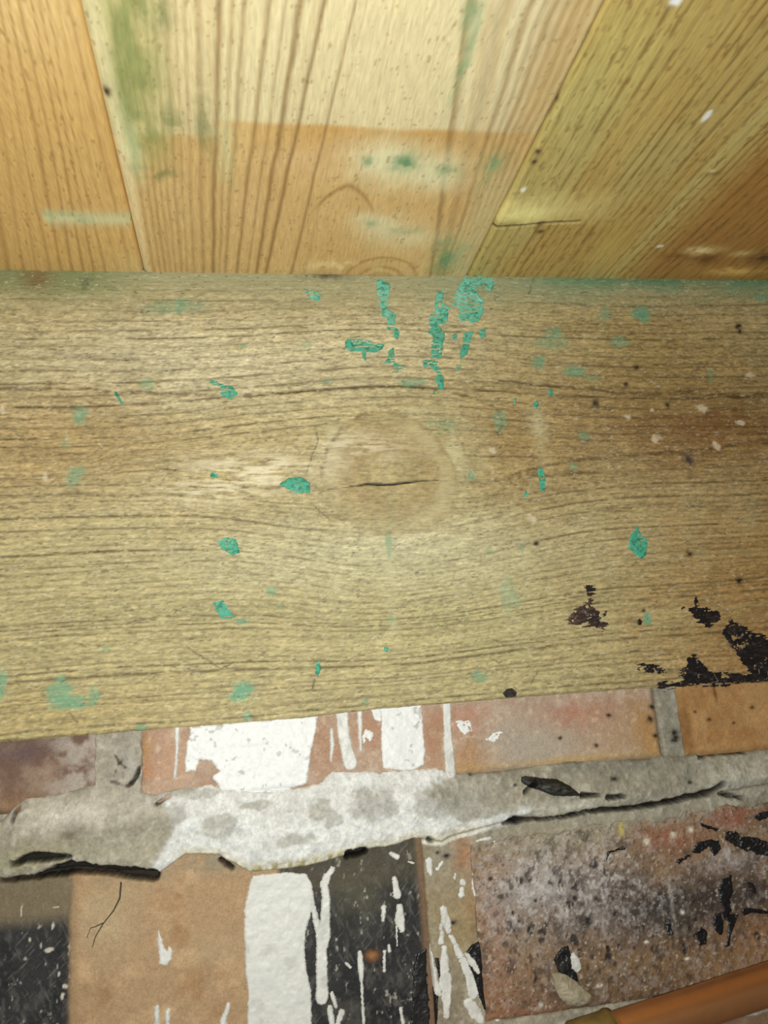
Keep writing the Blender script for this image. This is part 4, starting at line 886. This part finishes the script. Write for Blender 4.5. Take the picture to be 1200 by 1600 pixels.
drip(None, Z6([(530, 775), (560, 825), (592, 880)]), [4, 6, 4], 322, 1.6, par=wall_b); drip(None, Z6([(640, 1020), (660, 1040)]), [2, 2.5], 323, 1.5, par=wall_b); drip(None, Z6([(690, 830), (685, 860)]), [5, 4], 324, .6, par=wall_b); drip(None, Z6([(720, 990), (725, 1100), (720, 1170)]), [5, 5, 6], 325, .6, par=wall_b)
drip(None, Z6([(540, 1080), (580, 1140), (610, 1180)]), [7, 9, 6], 326, .5, par=wall_b, wob=1.0)
wpaint('L1', Z6([(190, 850), (220, 760), (270, 740), (275, 900), (290, 1100), (290, 1260), (170, 1260), (185, 1050)]), cf=BK, name='tar_smear', mat=M_tar, thick=.35, seed=327, rough=.35, wob=.8)
wpaint(None, Z6([(268, 740), (300, 930), (340, 1020), (345, 1180), (330, 1260), (285, 1260)]), cf=BK, name='tar_smear', mat=M_tar, thick=.3, seed=328, rough=.35, wob=.8, par=wall_b)
wpaint(None, Z6([(320, 790), (350, 800), (365, 900), (350, 920)]), cf=BK, name='tar_smear', mat=M_tar, thick=.35, seed=329, rough=.35, wob=.3, par=wall_b)
# tar on the pitted brick
Z7 = lambda p: zoom(p, 900, 1100, 4.0)
for k, (P, wb) in enumerate((([(950, 800), (1010, 790), (1080, 830), (1200, 850), (1260, 880), (1260, 960), (1180, 950), (1080, 920), (1000, 890), (950, 850)], 1.2), ([(740, 930), (770, 870), (840, 845), (910, 860), (925, 910), (880, 960), (850, 900), (790, 945)], .8), ([(640, 990), (720, 945), (740, 955), (660, 1005)], .5), ([(1130, 710), (1160, 680), (1230, 675), (1230, 710), (1160, 735)], .4), ([(790, 745), (840, 765), (915, 780), (900, 800), (840, 785), (790, 765)], .6), ([(210, 930), (310, 895), (320, 910), (230, 940), (205, 985)], .5))):
    wpaint('L2', Z7(P), cf=BK, name='tar_smear', mat=M_tar, thick=.5, seed=340 + k, rough=.35, wob=wb, hole=.33 if k == 0 else 0)
Z8 = lambda p: zoom(p, 900, 1300, 4.0)
for k, (P, wb) in enumerate((([(930, 320), (990, 270), (1000, 360), (985, 500), (990, 545), (940, 560), (930, 480), (900, 420)], 1.6), ([(875, 520), (920, 510), (945, 580), (940, 660), (900, 640), (870, 590)], .5), ([(940, 545), (1000, 520), (1040, 520), (1020, 580), (990, 640), (985, 720), (950, 730), (965, 640), (975, 570)], .5), ([(1050, 500), (1080, 475), (1240, 505), (1240, 520), (1110, 510), (1070, 535)], .4), ([(1080, 310), (1130, 330), (1145, 390), (1110, 380)], .7), ([(760, 640), (800, 595), (840, 640), (835, 710), (790, 720)], .6), ([(575, 570), (600, 545), (620, 650), (595, 660)], .6))):
    wpaint('L2', Z8(P), cf=BK, name='tar_smear', mat=M_tar, thick=.45, seed=350 + k, rough=.33, wob=wb)
# hole above the plaster lump, its shade laid on as a black crust
wpaint('L2', [(868, 1500), (880, 1482), (892, 1480), (897, 1500), (905, 1525), (908, 1536), (895, 1534), (876, 1522)], cf=BK, name='tar_or_hole_shade', mat=M_tar, thick=.6, seed=360, rough=.4, wob=.4)
wpaint('L2', [(893, 1497), (900, 1490), (910, 1500), (912, 1515), (905, 1523), (895, 1516)], name='white_paint', thick=1.2, seed=361, wob=.3)

# ================================================================== small loose things
def blob_mesh(name, outline_px, surf, thick, colfn, mat, label, cat, seed, rough=.7, back=.4, step=.25):
    """a closed lump standing on the wall: rounded front and a flat back pressed on the surface"""
    W = wp(outline_px); b = bbox_of(W, .5)
    x = np.arange(b[0], b[1], step); z = np.arange(b[2], b[3], step); X, Z = np.meshgrid(x, z)
    s = sd_poly(X, Z, W) + .5 * (fbm(X, Z, 2.5, 3, seed) - .5)
    q = grid_faces(len(z), len(x), s < 0)
    m = -s.min()
    base = surf(X, Z)
    h = base + .02 + thick * np.sqrt(np.clip(-s / m, 0, 1)) * (.75 + .5 * fbm(X, Z, 2.6, 4, seed + 1))
    V = np.stack([X, -h, Z], -1).reshape(-1, 3); Vb = np.stack([X, -(base - back), Z], -1).reshape(-1, 3)
    # boundary edges
    e = np.concatenate([q[:, [0, 1]], q[:, [1, 2]], q[:, [2, 3]], q[:, [3, 0]]]); key = {}
    for a_, b_ in e: key[(a_, b_)] = 1
    be = np.array([(a_, b_) for (a_, b_) in key if (b_, a_) not in key])
    n = len(V); side = np.stack([be[:, 1], be[:, 0], be[:, 0] + n, be[:, 1] + n], -1)
    allq = np.concatenate([q, q[:, ::-1] + n, side])
    c = colfn(X, Z, s).reshape(-1, 3); VV = np.concatenate([V, Vb]); cc = np.concatenate([c, c])
    VV, allq, cc = compact(VV, allq, cc)
    o = mesh_obj(name, VV, [allq], mat, None, cc, np.full(len(VV), rough))
    tag(o, label, cat); return o
splinter = blob_mesh('charred_splinter', [(815, 1214), (822, 1212), (845, 1215), (870, 1217), (890, 1228), (904, 1240), (932, 1243), (900, 1244), (862, 1243), (838, 1234), (822, 1228), (814, 1222)], mortar_surf, 2.6,
                     lambda X, Z, s: mix(np.ones(X.shape + (3,)) * lin((26, 25, 22)), (66, 64, 56), sst(.55, .75, fbm(X, Z, 6, 3, 371, .8)) * .6), M_tar, 'black charred wood splinter stuck in the grey mortar joint', 'splinter', 370, .6)
lump = blob_mesh('plaster_lump', [(864, 1523), (874, 1520), (890, 1526), (905, 1536), (918, 1550), (930, 1558), (925, 1570), (908, 1577), (890, 1574), (876, 1562), (868, 1545)], surf_of('L2'), 3.2,
                 lambda X, Z, s: mix(np.ones(X.shape + (3,)) * lin((176, 166, 142)), (134, 122, 100), sst(.45, .7, fbm(X, Z, 4, 4, 373)) * .6), M_mortar, 'pale oval plaster lump on the brick just left of the copper pipe', 'plaster', 372, .85)

def tube_mesh(P0, P1, rad, n=48, prof=None):
    """tube from P0 to P1 (mm) with a profile of (t, radius)"""
    P0 = np.array(P0, float); P1 = np.array(P1, float); d = P1 - P0; L = np.linalg.norm(d); d /= L
    a = np.cross(d, [0, 1, 0]); a /= np.linalg.norm(a); b = np.cross(d, a)
    prof = prof or [(0, rad), (L, rad)]
    th = np.linspace(0, 2 * np.pi, n, endpoint=False); V = []
    for t, r in prof: V.append(P0 + d * t + r * (np.cos(th)[:, None] * a + np.sin(th)[:, None] * b))
    V = np.concatenate(V); m = len(prof); i = np.arange(m * n).reshape(m, n)
    q = np.stack([i[:-1], np.roll(i, -1, 1)[:-1], np.roll(i, -1, 1)[1:], i[1:]], -1).reshape(-1, 4)
    return V, [q, list(i[0]), list(i[-1][::-1])]
def metal(name, c, rough, tint2, metallic=1.0):
    m = bpy.data.materials.new(name); m.use_nodes = True; nt = m.node_tree; N = nt.nodes; L = nt.links; b = N['Principled BSDF']
    tc = N.new('ShaderNodeTexCoord'); n1 = N.new('ShaderNodeTexNoise'); n1.inputs['Scale'].default_value = 160; n1.inputs['Detail'].default_value = 5
    L.new(tc.outputs['Object'], n1.inputs['Vector'])
    rp = N.new('ShaderNodeValToRGB'); rp.color_ramp.elements[0].position = .35; rp.color_ramp.elements[1].position = .7
    rp.color_ramp.elements[0].color = tuple(lin(c)) + (1,); rp.color_ramp.elements[1].color = tuple(lin(tint2)) + (1,)
    L.new(n1.outputs['Fac'], rp.inputs[0]); L.new(rp.outputs[0], b.inputs['Base Color'])
    b.inputs['Metallic'].default_value = metallic
    mr = N.new('ShaderNodeMapRange'); mr.inputs[3].default_value = rough - .08; mr.inputs[4].default_value = rough + .1
    L.new(n1.outputs['Fac'], mr.inputs[0]); L.new(mr.outputs[0], b.inputs['Roughness'])
    return m
M_cu = metal('copper', (218, 152, 98), .33, (206, 142, 92), .82)
M_sol = metal('soldered_copper', (150, 124, 66), .5, (118, 96, 52), .5)
def at(u, v, y):                              # point on the plane y (mm, towards the room negative) seen at a survey pixel
    r = R @ np.array([u - 600., -(v - 800.), -FPX]); t = (D + y) / r[1]; return np.array([r[0] * t, y, r[2] * t])
pipe = bpy.data.objects.new('copper_pipe', None); C.objects.link(pipe)
pa = at(955, 1618, -9.5); pb = at(1200, 1538, -9.5); dr = (pb - pa) / np.linalg.norm(pb - pa)
PR = 7.5
tag(pipe, 'round copper pipe running up to the right across the lower bricks', 'pipe')
V, F = tube_mesh(pa - dr * 2, pa + dr * 420, PR, 64, [(0, PR), (6, PR), (210, PR), (420, PR)])
mesh_obj('tube', V, F, M_cu, pipe)
PRF = PR + 1.2
V, F = tube_mesh(pa - dr * 16, pa + dr * 2, PRF, 64, [(0, PRF - 1), (.6, PRF), (14, PRF), (15.5, PRF + .5), (17.2, PRF + .3), (18, PRF - .8)])
fit = mesh_obj('fitting', V, F, M_sol, pipe); fit['label'] = 'dull brown soldered fitting'
V, F = tube_mesh(pa - dr * 140, pa - dr * 15, PR, 48)
mesh_obj('tube', V, F, M_cu, pipe)
# wall clip that carries the pipe, beyond the frame on the right
pc = pa + dr * 190
V, F = tube_mesh(pc - dr * 4, pc + dr * 4, PR + 1.6, 48)
mesh_obj('clip', V, F, M_sol, pipe)
V, F = tube_mesh(pc + np.array([0, PR, 0]), pc + np.array([0, PR + 12, 0]) + 0.01, 2.2, 16)
mesh_obj('clip_screw', V, F, M_sol, pipe)

def strand(P, surf, rad, name, label):
    a = np.asarray(P, float); 
    t = np.linspace(0, 1, len(a)); tq = np.linspace(0, 1, len(a) * 8)
    u = np.interp(tq, t, a[:, 0]); v = np.interp(tq, t, a[:, 1]); x, z = wall(u, v)
    y = -(surf(x, z) + .25)
    pts = np.stack([x, y, z], -1); n = 6; th = np.linspace(0, 2 * np.pi, n, endpoint=False); V = []
    for k in range(len(pts)):
        d = pts[min(k + 1, len(pts) - 1)] - pts[max(k - 1, 0)]; d /= np.linalg.norm(d) + 1e-9
        aa = np.cross(d, [0, 1, 0]); aa /= np.linalg.norm(aa) + 1e-9; b_ = np.cross(d, aa)
        r = rad * (1 - .6 * k / len(pts)); V.append(pts[k] + r * (np.cos(th)[:, None] * aa + np.sin(th)[:, None] * b_))
    V = np.concatenate(V); i = np.arange(len(pts) * n).reshape(-1, n)
    q = np.stack([i[:-1], np.roll(i, -1, 1)[:-1], np.roll(i, -1, 1)[1:], i[1:]], -1).reshape(-1, 4)
    return V, [q, list(i[0]), list(i[-1][::-1])]
s1 = surf_of('L1')
V1, F1 = strand([(188, 1380), (186, 1405), (176, 1425), (160, 1445), (148, 1465), (143, 1482)], s1, .34, '', '')
V2, F2 = strand([(160, 1444), (147, 1450), (140, 1452), (134, 1468)], s1, .22, '', '')
V = np.concatenate([V1, V2]); F = F1 + [F2[0] + len(V1)] + [[k + len(V1) for k in g] for g in F2[1:]]
o = mesh_obj('dry_root', V, F, M_tar, None, np.tile(lin((62, 52, 40)), (len(V), 1)), np.full(len(V), .7))
tag(o, 'thin dark forked root fibre clinging to the tan brick', 'root')
